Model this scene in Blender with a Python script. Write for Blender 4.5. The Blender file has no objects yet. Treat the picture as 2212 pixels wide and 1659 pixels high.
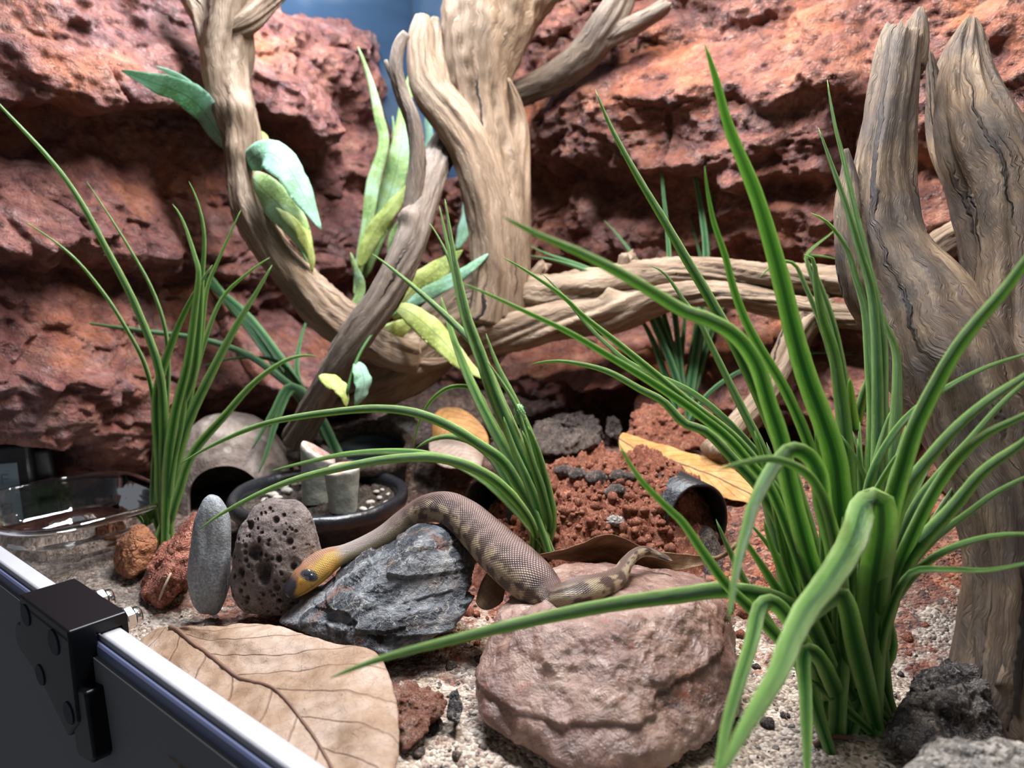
import bpy, bmesh, math, random
import numpy as np
from mathutils import Vector, Matrix

random.seed(7)
RNG = np.random.default_rng(11)
scene = bpy.context.scene
COL = scene.collection

# ------------------------------------------------------------------ camera
W, H, F = 2212.0, 1659.0, 1700.0
PITCH = math.radians(10.0)
CAM = np.array([0.0, 0.0, 0.19])
cP, sP = math.cos(PITCH), math.sin(PITCH)
FWD = np.array([0.0, cP, -sP]); UP = np.array([0.0, sP, cP]); RIGHT = np.array([1.0, 0.0, 0.0])
cam_data = bpy.data.cameras.new('camera')
cam = bpy.data.objects.new('camera', cam_data)
COL.objects.link(cam)
cam.location = CAM
cam.rotation_euler = (math.radians(90) - PITCH, 0, 0)
cam_data.sensor_width = 36.0
cam_data.lens = F / W * 36.0
cam_data.clip_start = 0.01
cam_data.clip_end = 10
cam_data.dof.use_dof = True
cam_data.dof.focus_distance = 0.375
cam_data.dof.aperture_fstop = 9.5
scene.camera = cam

# ------------------------------------------------------------------ tank axes
UX = np.array([-0.766, 0.643, 0.0]); UX /= np.linalg.norm(UX)     # along the front rail, to the left end
VX = np.array([UX[1], -UX[0], 0.0])                                # from the front to the back
CORNER = np.array([-0.104, 0.88, 0.0])
UC, VC = CORNER @ UX, CORNER @ VX
def T(u, v, z=0.0): return UX * u + VX * v + np.array([0, 0, z])

# ------------------------------------------------------------------ light
scene.view_settings.view_transform = 'Standard'
scene.view_settings.look = 'None'
scene.view_settings.gamma = 1.0
scene.view_settings.use_curve_mapping = False
scene.view_settings.exposure = 0.18
world = bpy.data.worlds.new('world'); scene.world = world
world.use_nodes = True
world.node_tree.nodes['Background'].inputs[0].default_value = (0.80, 0.84, 0.92, 1)
world.node_tree.nodes['Background'].inputs[1].default_value = 0.14

def area(name, p, target, sx, sy, energy, color, axis=None):
    l = bpy.data.lights.new(name, 'AREA'); l.shape = 'RECTANGLE'; l.size = sx; l.size_y = sy
    l.energy = energy; l.color = color
    o = bpy.data.objects.new(name, l); COL.objects.link(o)
    z = Vector(p) - Vector(target); z.normalize()
    x = Vector(axis if axis is not None else UX); x = (x - z * x.dot(z)).normalized(); y = z.cross(x)
    m = Matrix((x, y, z)).transposed().to_4x4(); m.translation = Vector(p); o.matrix_world = m
    return o
def spot(name, p, target, energy, color, angle, blend=0.6, radius=0.02):
    l = bpy.data.lights.new(name, 'SPOT'); l.energy = energy; l.color = color; l.spot_size = math.radians(angle)
    l.spot_blend = blend; l.shadow_soft_size = radius
    o = bpy.data.objects.new(name, l); COL.objects.link(o)
    d = Vector(target) - Vector(p); o.rotation_euler = d.to_track_quat('-Z', 'Y').to_euler(); o.location = p
    return o
# cool white strip along the tank's lid, a warm lamp over the right of the back wall
area('led_strip', T(0.45, 0.365, 0.57), T(0.45, 0.33, 0.0), 0.28, 0.05, 6.0, (0.86, 0.91, 1.0))
spot('basking_lamp', np.array([0.14, 0.53, 0.62]), np.array([0.15, 0.50, 0.0]), 11.0, (1.0, 0.88, 0.74), 110, 0.8, 0.02)
spot('side_lamp', np.array([0.42, 0.45, 0.50]), np.array([0.16, 0.36, 0.02]), 8.5, (1.0, 0.84, 0.66), 95, 0.9, 0.025)
area('front_strip', np.array([0.09, 0.40, 0.60]), np.array([0.06, 0.33, 0.0]), 0.22, 0.06, 3.4, (0.95, 0.96, 1.0))

# ------------------------------------------------------------------ helpers: points
def ray(px, py): return FWD + (px - W / 2) / F * RIGHT - (py - H / 2) / F * UP
def D(px, py, d): return CAM + d * ray(px, py)                    # point on the ray at depth d
def G(px, py, z=0.0):                                              # point on the ray at height z
    r = ray(px, py); return CAM + r * ((z - CAM[2]) / r[2])
def on_left(px, py, off=0.0):
    r = ray(px, py); t = (UC - off - CAM @ UX) / (r @ UX); return CAM + r * t
def on_back(px, py, off=0.0):
    r = ray(px, py); t = (VC - off - CAM @ VX) / (r @ VX); return CAM + r * t
def to_px(P):
    P = np.asarray(P); q = P - CAM
    d = q @ FWD
    return W / 2 + F * (q @ RIGHT) / d, H / 2 - F * (q @ UP) / d, d

# ------------------------------------------------------------------ helpers: noise
_perm = np.random.default_rng(3).permutation(512).astype(np.int64)
_grad = np.random.default_rng(4).normal(size=(512, 3)); _grad /= np.linalg.norm(_grad, axis=1)[:, None]
def pn(P):
    P = np.asarray(P, float); I = np.floor(P).astype(np.int64); f = P - I
    w = f * f * f * (f * (f * 6 - 15) + 10)
    out = np.zeros(len(P))
    for dx in (0, 1):
        for dy in (0, 1):
            for dz in (0, 1):
                h = _perm[(_perm[(_perm[(I[:, 0] + dx) & 511] + I[:, 1] + dy) & 511] + I[:, 2] + dz) & 511]
                g = _grad[h]
                v = g[:, 0] * (f[:, 0] - dx) + g[:, 1] * (f[:, 1] - dy) + g[:, 2] * (f[:, 2] - dz)
                out += v * (w[:, 0] if dx else 1 - w[:, 0]) * (w[:, 1] if dy else 1 - w[:, 1]) * (w[:, 2] if dz else 1 - w[:, 2])
    return out * 1.5
def fbm(P, octv=4, lac=2.03, gain=0.5):
    P = np.asarray(P, float); s = 0; a = 1.0
    for k in range(octv):
        s = s + a * pn(P * lac ** k + 17.3 * k); a *= gain
    return s
def ridged(P, octv=3, lac=2.03, gain=0.5):
    P = np.asarray(P, float); s = 0; a = 1.0
    for k in range(octv):
        s = s + a * (1 - 2 * np.abs(pn(P * lac ** k + 9.1 * k))); a *= gain
    return s
def voro(P):
    """distance to the nearest and second nearest feature point, and a random value of the cell"""
    P = np.asarray(P, float); I = np.floor(P).astype(np.int64)
    b1 = np.full(len(P), 9.0); b2 = np.full(len(P), 9.0); cid = np.zeros(len(P))
    for dx in (-1, 0, 1):
        for dy in (-1, 0, 1):
            for dz in (-1, 0, 1):
                J = I + (dx, dy, dz)
                h = _perm[(_perm[(_perm[J[:, 0] & 511] + J[:, 1]) & 511] + J[:, 2]) & 511]
                c = J + 0.5 + _grad[h] * 0.42
                d = np.linalg.norm(P - c, axis=1)
                n1 = d < b1
                b2 = np.where(n1, b1, np.minimum(b2, d)); cid = np.where(n1, h / 511.0, cid); b1 = np.where(n1, d, b1)
    return b1, b2, cid
def sst(a, b, x):
    t = np.clip((x - a) / (b - a), 0, 1); return t * t * (3 - 2 * t)

# ------------------------------------------------------------------ helpers: objects
def _link(o): COL.objects.link(o); return o
def tag(o, label=None, cat=None, group=None, kind=None):
    if label: o['label'] = label
    if cat: o['category'] = cat
    if group: o['group'] = group
    if kind: o['kind'] = kind
    return o
def thing(name, label, cat, loc, group=None):
    o = bpy.data.objects.new(name, None); _link(o)
    o.empty_display_size = 0.01
    o.location = [float(x) for x in loc]
    return tag(o, label, cat, group)
def world_loc(o):
    v = np.array(o.location)
    while o.parent is not None:
        o = o.parent; v = v + np.array(o.location)
    return v
def mk(name, V, faces, mat, parent=None, origin=None, uv=None, smooth=True, cols=None, solid=0.0, solid_off=0.0):
    V = np.asarray(V, float)
    org = world_loc(parent) if parent is not None else (np.asarray(origin, float) if origin is not None else np.append(V[:, :2].mean(0), V[:, 2].min()))
    me = bpy.data.meshes.new(name)
    me.from_pydata((V - org).tolist(), [], faces if isinstance(faces, list) else faces.tolist())
    if smooth: me.polygons.foreach_set('use_smooth', np.ones(len(me.polygons), bool))
    if uv is not None:
        lay = me.uv_layers.new(name='UVMap'); lay.data.foreach_set('uv', np.asarray(uv, np.float32).ravel())
    for k, c in (cols or {}).items():
        c = np.asarray(c, np.float32)
        if c.ndim == 1:
            a = me.attributes.new(k, 'FLOAT', 'POINT'); a.data.foreach_set('value', c)
        else:
            a = me.attributes.new(k, 'FLOAT_COLOR', 'POINT')
            a.data.foreach_set('color', np.hstack([c, np.ones((len(c), 1), np.float32)]).ravel())
    me.validate()
    me.update()
    if mat is not None: me.materials.append(mat)
    o = bpy.data.objects.new(name, me); _link(o)
    if parent is not None: o.parent = parent
    else: o.location = org.tolist()
    if solid:
        m = o.modifiers.new('thickness', 'SOLIDIFY'); m.thickness = solid; m.offset = solid_off
    return o
def grid_faces(n, m, closed=False):
    """n rows of m points; closed joins the last point of a row to its first"""
    i = np.arange(n - 1)[:, None]; mm = m if closed else m - 1
    j = np.arange(mm)[None, :]; j2 = (j + 1) % m
    a = i * m + j; b = i * m + j2; c = (i + 1) * m + j2; d = (i + 1) * m + j
    return np.stack([a, b, c, d], -1).reshape(-1, 4)
def grid_uv(n, m, closed=False, us=None, vs=None):
    mm = m if closed else m - 1
    U = np.linspace(0, 1, mm + 1) if us is None else np.asarray(us)
    Vv = np.linspace(0, 1, n) if vs is None else np.asarray(vs)
    i = np.arange(n - 1)[:, None] + 0 * np.arange(mm)[None, :]; j = np.arange(mm)[None, :] + 0 * i
    uv = np.stack([np.stack([U[j], Vv[i]], -1), np.stack([U[j + 1], Vv[i]], -1), np.stack([U[j + 1], Vv[i + 1]], -1), np.stack([U[j], Vv[i + 1]], -1)], 2)
    return uv.reshape(-1, 2)
def crom(P, n=None, step=None):
    """smooth curve through P (rows: any columns), resampled evenly by the length of its first three columns"""
    P = np.asarray(P, float)
    if len(P) == 2: P = np.vstack([P[0], (P[0] + P[1]) / 2, P[1]])
    d = np.linalg.norm(np.diff(P[:, :3], axis=0), axis=1) ** 0.5 + 1e-9
    t = np.append(0, np.cumsum(d))
    m = np.zeros_like(P)
    m[1:-1] = ((P[1:-1] - P[:-2]) / d[:-1, None] * d[1:, None] + (P[2:] - P[1:-1]) / d[1:, None] * d[:-1, None]) / (d[:-1] + d[1:])[:, None]
    m[0] = 2 * (P[1] - P[0]) / d[0] - m[1]; m[-1] = 2 * (P[-1] - P[-2]) / d[-1] - m[-2]
    def ev(x):
        k = np.clip(np.searchsorted(t, x, side='right') - 1, 0, len(d) - 1); h = d[k]; s = (x - t[k]) / h
        s = s[:, None]; h = h[:, None]
        return (2 * s**3 - 3 * s**2 + 1) * P[k] + (s**3 - 2 * s**2 + s) * h * m[k] + (-2 * s**3 + 3 * s**2) * P[k + 1] + (s**3 - s**2) * h * m[k + 1]
    x = np.linspace(0, t[-1], 40 * len(P)); C = ev(x)
    L = np.append(0, np.cumsum(np.linalg.norm(np.diff(C[:, :3], axis=0), axis=1)))
    if n is None: n = max(4, int(L[-1] / step) + 1)
    return ev(np.interp(np.linspace(0, L[-1], n), L, x))
def nrm(v): return v / (np.linalg.norm(v, axis=-1, keepdims=True) + 1e-12)
def frames(C):
    """tangent, side, up along a curve (parallel transport)"""
    Tn = nrm(np.gradient(C, axis=0)); S = np.zeros_like(C); U = np.zeros_like(C)
    ref = np.array([0, 0, 1.0]) if abs(Tn[0, 2]) < 0.9 else np.array([0, 1.0, 0])
    s = nrm(np.cross(Tn[0], ref))
    for i in range(len(C)):
        s = nrm(s - Tn[i] * (s @ Tn[i])); S[i] = s; U[i] = np.cross(s, Tn[i])
    return Tn, S, U
def frames_up(C):
    Tn = nrm(np.gradient(C, axis=0)); S = nrm(np.cross(Tn, np.array([0, 0, 1.0]))); U = np.cross(S, Tn)
    return Tn, S, U
class MB:
    """collects quads/tris with uv per corner for one mesh"""
    def __init__(s): s.V = []; s.F = []; s.UV = []; s.n = 0
    def add(s, V, faces, uv=None):
        V = np.asarray(V, float); fl = faces if isinstance(faces, list) else faces.tolist()
        s.V.append(V); s.F += [[int(i) + s.n for i in f] for f in fl]; s.n += len(V)
        k = sum(len(f) for f in fl)
        s.UV.append(np.zeros((k, 2)) if uv is None else np.asarray(uv))
    def build(s, name, mat, parent=None, origin=None, smooth=True, solid=0.0):
        return mk(name, np.vstack(s.V), s.F, mat, parent, origin, np.vstack(s.UV), smooth, solid=solid)
def box(c, ax, ay, az, hx, hy, hz):
    """8 corners and 6 faces of an oriented box (half sizes)"""
    V = np.array([c + sx * hx * ax + sy * hy * ay + sz * hz * az for sz in (-1, 1) for sy in (-1, 1) for sx in (-1, 1)])
    return V, [[0, 2, 3, 1], [4, 5, 7, 6], [0, 1, 5, 4], [2, 6, 7, 3], [0, 4, 6, 2], [1, 3, 7, 5]]
def lathe(prof, n, c, ax=np.array([0, 0, 1.0]), x0=None, sx=1.0, sy=1.0):
    """prof: (radius, height) rows; closed by the caller through radius 0"""
    prof = np.asarray(prof, float); ax = nrm(np.asarray(ax, float))
    x = np.array([1.0, 0, 0]) if x0 is None else np.asarray(x0, float)
    if abs(x @ ax) > 0.95: x = np.array([0, 1.0, 0])
    x = nrm(x - ax * (x @ ax)); y = np.cross(ax, x)
    a = np.linspace(0, 2 * math.pi, n, endpoint=False)
    ring = np.cos(a)[:, None] * x * sx + np.sin(a)[:, None] * y * sy
    V = (c + prof[:, 0][:, None, None] * ring[None] + prof[:, 1][:, None, None] * ax).reshape(-1, 3)
    return V, grid_faces(len(prof), n, True), grid_uv(len(prof), n, True)
def bevel(o, w, seg=3):
    m = o.modifiers.new('bevel', 'BEVEL'); m.width = w; m.segments = seg; m.limit_method = 'ANGLE'; m.angle_limit = math.radians(30)
    return o
def ico(sub):
    bm = bmesh.new(); bmesh.ops.create_icosphere(bm, subdivisions=sub, radius=1.0)
    V = np.array([v.co[:] for v in bm.verts]); Fc = [[v.index for v in f.verts] for f in bm.faces]
    bm.free(); return V, Fc
_ICO = {}
def icos(sub):
    if sub not in _ICO: _ICO[sub] = ico(sub)
    return _ICO[sub]
# ------------------------------------------------------------------ materials
class NT:
    def __init__(s, name):
        s.m = bpy.data.materials.new(name); s.m.use_nodes = True; s.t = s.m.node_tree; s.n = s.t.nodes; s.n.clear()
        s.out = s.n.new('ShaderNodeOutputMaterial')
        s.tc = s.n.new('ShaderNodeTexCoord')
    def put(s, sock, v):
        if v is None: return
        if isinstance(v, bpy.types.NodeSocket): s.t.links.new(v, sock)
        elif isinstance(v, tuple) and len(v) == 3 and sock.type == 'RGBA': sock.default_value = (*v, 1)
        else: sock.default_value = v
    def node(s, typ, **kw):
        n = s.n.new(typ)
        for k, v in kw.items(): setattr(n, k, v)
        return n
    def obj(s): return s.tc.outputs['Object']
    def uv(s): return s.tc.outputs['UV']
    def map(s, vec, scale=(1, 1, 1), loc=(0, 0, 0), rot=(0, 0, 0)):
        n = s.node('ShaderNodeMapping'); s.put(n.inputs[0], vec); n.inputs[1].default_value = loc; n.inputs[2].default_value = rot; n.inputs[3].default_value = scale
        return n.outputs[0]
    def noise(s, vec, scale, detail=4, rough=0.55, dist=0.0):
        n = s.node('ShaderNodeTexNoise'); s.put(n.inputs['Vector'], vec); n.inputs['Scale'].default_value = scale
        n.inputs['Detail'].default_value = detail; n.inputs['Roughness'].default_value = rough; n.inputs['Distortion'].default_value = dist
        return n.outputs[0]
    def voronoi(s, vec, scale, feature='F1', out=0):
        n = s.node('ShaderNodeTexVoronoi', feature=feature); s.put(n.inputs['Vector'], vec); n.inputs['Scale'].default_value = scale
        return n.outputs[out]
    def ramp(s, fac, stops, interp='LINEAR'):
        n = s.node('ShaderNodeValToRGB'); s.put(n.inputs[0], fac); cr = n.color_ramp; cr.interpolation = interp
        while len(cr.elements) > 1: cr.elements.remove(cr.elements[0])
        for i, (p, c) in enumerate(stops):
            e = cr.elements[0] if i == 0 else cr.elements.new(p)
            e.position = p; e.color = (*c, 1) if isinstance(c, tuple) else (c, c, c, 1)
        return n.outputs[0]
    def mix(s, fac, a, b, mode='MIX'):
        n = s.node('ShaderNodeMix', data_type='RGBA', blend_type=mode)
        s.put(n.inputs[0], fac); s.put(n.inputs[6], a); s.put(n.inputs[7], b); return n.outputs[2]
    def math(s, op, a, b=0.0, c=None, clamp=False):
        n = s.node('ShaderNodeMath', operation=op, use_clamp=clamp); s.put(n.inputs[0], a); s.put(n.inputs[1], b)
        if c is not None: s.put(n.inputs[2], c)
        return n.outputs[0]
    def attr(s, name, fac=False):
        n = s.node('ShaderNodeAttribute', attribute_name=name); return n.outputs['Fac' if fac else 'Color']
    def sep(s, v):
        n = s.node('ShaderNodeSeparateXYZ'); s.put(n.inputs[0], v); return n.outputs
    def comb(s, x, y, z=0.0):
        n = s.node('ShaderNodeCombineXYZ'); s.put(n.inputs[0], x); s.put(n.inputs[1], y); s.put(n.inputs[2], z); return n.outputs[0]
    def rnd(s): return s.node('ShaderNodeObjectInfo').outputs['Random']
    def bump(s, h, dist, strength=1.0, nrm=None):
        n = s.node('ShaderNodeBump'); s.put(n.inputs['Height'], h); n.inputs['Distance'].default_value = dist; n.inputs['Strength'].default_value = strength
        s.put(n.inputs['Normal'], nrm); return n.outputs[0]
    def bsdf(s, col, rough=0.6, nrm=None, spec=0.5, **kw):
        n = s.node('ShaderNodeBsdfPrincipled'); s.put(n.inputs['Base Color'], col); s.put(n.inputs['Roughness'], rough); s.put(n.inputs['Normal'], nrm)
        s.put(n.inputs['Specular IOR Level'], spec)
        for k, v in kw.items(): s.put(n.inputs[k.replace('_', ' ')], v)
        return n.outputs[0]
    def done(s, sh): s.t.links.new(sh, s.out.inputs[0]); return s.m

def plain(name, col, rough=0.5, spec=0.5, metal=0.0, bumps=None, var=0.0):
    t = NT(name); c = col
    if var:
        n = t.noise(t.obj(), 60, 4); c = t.mix(n, tuple(x * (1 - var) for x in col), tuple(min(1, x * (1 + var)) for x in col))
    nm = t.bump(t.noise(t.obj(), bumps[0], 5), bumps[1]) if bumps else None
    return t.done(t.bsdf(c, rough, nm, spec, Metallic=metal))

def m_cliff(name, warm):
    t = NT(name); o = t.obj()
    big = t.noise(o, 9, 4, 0.6); mid = t.noise(o, 38, 6, 0.65, 0.6); fine = t.noise(o, 170, 5, 0.65)
    c = t.ramp(mid, [(0.28, (0.080, 0.027, 0.020)), (0.43, (0.185, 0.058, 0.034)), (0.55, (0.30, 0.100, 0.053)), (0.70, (0.43, 0.185, 0.105))] if warm else [(0.28, (0.095, 0.036, 0.034)), (0.43, (0.21, 0.072, 0.058)), (0.55, (0.33, 0.122, 0.085)), (0.70, (0.47, 0.235, 0.165))])
    c = t.mix(t.ramp(big, [(0.38, 0.0), (0.62, 1.0)]), c, t.mix(0.55, c, (0.145, 0.062, 0.062)))
    crust = t.ramp(t.noise(t.map(o, (1, 1, 1.6), (3, 1, 2)), 26, 7, 0.7, 0.9), [(0.52, 0.0), (0.66, 1.0)])
    c = t.mix(t.math('MULTIPLY', crust, 0.38 if warm else 0.5), c, (0.42, 0.27, 0.20) if warm else (0.34, 0.23, 0.215))
    org = t.ramp(t.noise(t.map(o, (1, 1, 1), (7, 4, 1)), 14, 4, 0.6), [(0.54, 0.0), (0.68, 1.0)])
    c = t.mix(t.math('MULTIPLY', org, 0.6), c, (0.50, 0.165, 0.06))
    c = t.mix(t.ramp(fine, [(0.30, 0.55), (0.5, 0.0)]), c, (0.035, 0.016, 0.016))
    h = t.math('ADD', t.math('MULTIPLY', t.noise(o, 75, 7, 0.68, 0.7), 0.9), t.math('MULTIPLY', fine, 0.35))
    cr = t.ramp(t.voronoi(t.mix(0.35, o, t.noise(o, 20, 3)), 33, 'DISTANCE_TO_EDGE'), [(0.0, 0.0), (0.05, 1.0)])
    h = t.math('ADD', h, t.math('MULTIPLY', cr, 0.03))
    nm = t.bump(h, 0.011, 0.9)
    ro = t.ramp(t.noise(o, 60, 4), [(0.35, 0.33), (0.7, 0.58)])
    return t.done(t.bsdf(c, ro, nm, 0.55))
M_CLIFF_L = m_cliff('red_rock_cool', False); M_CLIFF_B = m_cliff('red_rock_warm', True)

def m_backdrop():
    t = NT('blue_backdrop'); o = t.obj()
    c = t.ramp(t.noise(t.map(o, (1, 1, 2.2)), 5, 3, 0.5), [(0.38, (0.014, 0.035, 0.075)), (0.55, (0.035, 0.075, 0.135)), (0.72, (0.14, 0.18, 0.23))])
    return t.done(t.bsdf(c, 0.5))
M_BLUE = m_backdrop()

def m_ground():
    t = NT('sand_and_red_soil'); o = t.obj(); red = t.attr('red', True)
    v = t.node('ShaderNodeTexVoronoi'); t.put(v.inputs['Vector'], o); v.inputs['Scale'].default_value = 620
    grain = t.ramp(t.sep(v.outputs['Color'])[0], [(0.0, (0.11, 0.085, 0.075)), (0.15, (0.27, 0.20, 0.16)), (0.5, (0.42, 0.335, 0.26)), (0.9, (0.60, 0.515, 0.43))])
    v2 = t.node('ShaderNodeTexVoronoi'); t.put(v2.inputs['Vector'], o); v2.inputs['Scale'].default_value = 360
    soil = t.ramp(t.sep(v2.outputs['Color'])[0], [(0.0, (0.045, 0.024, 0.020)), (0.3, (0.20, 0.062, 0.036)), (0.7, (0.31, 0.105, 0.055)), (1.0, (0.40, 0.20, 0.13))])
    soil = t.mix(t.ramp(t.noise(o, 30, 5, 0.6), [(0.4, 0.0), (0.66, 0.75)]), soil, (0.10, 0.075, 0.07))
    fac = t.ramp(t.math('ADD', red, t.math('MULTIPLY', t.math('SUBTRACT', t.noise(o, 90, 6, 0.7), 0.5), 1.3)), [(0.42, 0.0), (0.60, 1.0)])
    c = t.mix(fac, grain, soil)
    c = t.mix(t.math('MULTIPLY', t.attr('dark', True), 0.80), c, t.ramp(t.sep(v2.outputs['Color'])[1], [(0.0, (0.02, 0.017, 0.015)), (0.5, (0.075, 0.058, 0.05)), (1.0, (0.20, 0.16, 0.135))]))
    dark = t.ramp(t.noise(t.map(o, (1, 1, 1), (2, 2, 0)), 130, 5, 0.7), [(0.60, 0.0), (0.7, 0.8)])
    c = t.mix(dark, c, (0.04, 0.032, 0.03))
    h = t.math('ADD', t.math('MULTIPLY', v.outputs['Distance'], -0.8), t.math('MULTIPLY', t.noise(o, 140, 6, 0.7), 1.4))
    return t.done(t.bsdf(c, 0.85, t.bump(h, 0.0022, 0.9), 0.25))
M_GROUND = m_ground()

def m_soil(name, cols, rough=0.9, sc=300, spec=0.2):
    t = NT(name); o = t.obj()
    v = t.node('ShaderNodeTexVoronoi'); t.put(v.inputs['Vector'], t.mix(0.12, o, t.noise(o, sc * 0.6, 3))); v.inputs['Scale'].default_value = sc
    f = t.math('ADD', t.math('MULTIPLY', t.sep(v.outputs['Color'])[0], 0.45), t.math('MULTIPLY', t.noise(o, sc * 0.22, 6, 0.7), 0.6))
    c = t.ramp(f, [(0.22, cols[0]), (0.42, cols[1]), (0.62, cols[2]), (0.85, cols[3])])
    h = t.math('ADD', t.math('MULTIPLY', v.outputs['Distance'], -0.7), t.noise(o, sc * 0.5, 6, 0.7))
    return t.done(t.bsdf(c, rough, t.bump(h, 0.0025, 0.9), spec))
M_REDSOIL = m_soil('red_soil', [(0.12, 0.042, 0.028), (0.27, 0.092, 0.055), (0.41, 0.155, 0.092), (0.54, 0.30, 0.21)])
M_GREYSOIL = m_soil('grey_soil', [(0.020, 0.018, 0.018), (0.085, 0.070, 0.064), (0.17, 0.13, 0.11), (0.27, 0.20, 0.16)], sc=260)
M_BARKSOIL = m_soil('dark_bark', [(0.012, 0.012, 0.014), (0.05, 0.046, 0.048), (0.13, 0.115, 0.105), (0.24, 0.21, 0.19)], sc=180)
M_PALEROCK = m_soil('pale_crust', [(0.08, 0.075, 0.07), (0.22, 0.20, 0.185), (0.36, 0.33, 0.30), (0.50, 0.47, 0.44)], sc=160)
M_CLAY = m_soil('ochre_clay', [(0.11, 0.045, 0.024), (0.21, 0.085, 0.042), (0.27, 0.115, 0.056), (0.33, 0.16, 0.09)], sc=120)
M_REDSTONE = m_soil('red_stone', [(0.075, 0.022, 0.016), (0.19, 0.058, 0.036), (0.27, 0.09, 0.055), (0.36, 0.16, 0.11)], sc=140, spec=0.35, rough=0.75)
M_POTSOIL = m_soil('potting_soil', [(0.014, 0.011, 0.010), (0.055, 0.042, 0.036), (0.13, 0.10, 0.08), (0.30, 0.25, 0.20)], sc=330)
M_SANDYRED = m_soil('sandy_red_clod', [(0.10, 0.034, 0.022), (0.27, 0.092, 0.055), (0.40, 0.21, 0.15), (0.58, 0.50, 0.43)], sc=420)

def m_bigrock():
    t = NT('polished_sandstone'); o = t.obj()
    big = t.noise(t.map(o, (1, 1, 1.8)), 22, 5, 0.6, 0.4); fine = t.noise(o, 330, 5, 0.65)
    c = t.ramp(big, [(0.30, (0.105, 0.050, 0.040)), (0.45, (0.19, 0.105, 0.082)), (0.56, (0.29, 0.175, 0.135)), (0.70, (0.43, 0.29, 0.225))])
    c = t.mix(t.ramp(t.noise(t.map(o, loc=(4, 1, 0)), 44, 5, 0.65), [(0.55, 0.0), (0.68, 0.75)]), c, (0.44, 0.31, 0.25))
    c = t.mix(t.ramp(t.noise(t.map(o, loc=(1, 8, 0)), 70, 5, 0.7), [(0.60, 0.0), (0.70, 0.7)]), c, (0.27, 0.085, 0.045))
    crk = t.ramp(t.voronoi(t.mix(0.06, o, t.noise(o, 60, 4)), 30, 'DISTANCE_TO_EDGE'), [(0.0, 0.0), (0.028, 1.0)])
    c = t.mix(t.math('MULTIPLY', t.math('SUBTRACT', 1.0, crk), t.ramp(t.noise(o, 50, 3), [(0.5, 0.0), (0.62, 1.0)])), c, t.mix(0.75, c, (0.03, 0.02, 0.02)))
    h = t.math('ADD', t.math('MULTIPLY', t.noise(o, 120, 7, 0.65, 0.5), 1.1), t.math('ADD', t.math('MULTIPLY', fine, 0.22), t.math('MULTIPLY', crk, 0.03)))
    ro = t.ramp(t.noise(o, 90, 5), [(0.35, 0.13), (0.65, 0.34)])
    return t.done(t.bsdf(c, ro, t.bump(h, 0.0034, 0.8), 0.75))
M_BIGROCK = m_bigrock()

def m_slate():
    t = NT('banded_grey_stone'); o = t.obj()
    mo = t.map(o, (1, 1, 1), rot=(0.5, 0.62, 0.2))
    warp = t.mix(0.03, mo, t.noise(mo, 40, 4))
    band = t.noise(t.map(warp, (10, 34, 85)), 1.0, 6, 0.64)
    c = t.ramp(band, [(0.30, (0.016, 0.018, 0.024)), (0.42, (0.075, 0.085, 0.10)), (0.52, (0.19, 0.20, 0.215)), (0.60, (0.33, 0.34, 0.35)), (0.68, (0.55, 0.55, 0.53))])
    bl = t.ramp(t.noise(t.map(warp, (18, 36, 80), (4, 2, 0)), 1.0, 6, 0.72), [(0.50, 0.0), (0.54, 1.0)])
    c = t.mix(t.math('MULTIPLY', bl, 0.9), c, (0.022, 0.024, 0.030))
    rust = t.ramp(t.noise(t.map(o, loc=(3, 3, 1)), 55, 6, 0.7), [(0.54, 0.0), (0.66, 0.85)])
    c = t.mix(rust, c, (0.21, 0.105, 0.07))
    ve = t.ramp(t.voronoi(t.mix(0.10, t.map(o, (1, 1, 0.7)), t.noise(o, 45, 4)), 34, 'DISTANCE_TO_EDGE'), [(0.0, 1.0), (0.035, 0.0)])
    c = t.mix(t.math('MULTIPLY', ve, 0.55), c, (0.50, 0.47, 0.42))
    h = t.math('ADD', t.math('MULTIPLY', band, 1.2), t.noise(o, 220, 6, 0.7))
    return t.done(t.bsdf(c, t.ramp(band, [(0.3, 0.38), (0.7, 0.62)]), t.bump(h, 0.0042, 0.9), 0.5))
M_SLATE = m_slate()

def m_pumice():
    t = NT('grey_brown_pumice'); o = t.obj()
    c = t.ramp(t.noise(o, 160, 6, 0.7), [(0.3, (0.115, 0.088, 0.080)), (0.5, (0.20, 0.158, 0.145)), (0.72, (0.31, 0.255, 0.235))])
    v = t.ramp(t.voronoi(t.mix(0.1, o, t.noise(o, 200, 3)), 260), [(0.12, 0.0), (0.34, 1.0)])
    pit = t.attr('pit', True)
    c = t.mix(pit, c, t.mix(0.6, c, (0.05, 0.035, 0.03)))
    h = t.math('ADD', t.math('MULTIPLY', v, 0.5), t.noise(o, 420, 5, 0.7))
    return t.done(t.bsdf(c, 0.85, t.bump(h, 0.0018, 0.9), 0.3))
M_PUMICE = m_pumice()
def m_pebble():
    t = NT('smooth_grey_pebble'); o = t.obj()
    c = t.ramp(t.noise(o, 700, 3, 0.7), [(0.30, (0.125, 0.14, 0.155)), (0.5, (0.215, 0.23, 0.245)), (0.7, (0.35, 0.365, 0.375))])
    c = t.mix(t.ramp(t.noise(o, 45, 4), [(0.45, 0.0), (0.75, 0.6)]), c, (0.20, 0.185, 0.165))
    return t.done(t.bsdf(c, 0.55, t.bump(t.noise(o, 900, 4), 0.0004), 0.4))
M_PEBBLE = m_pebble()

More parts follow.
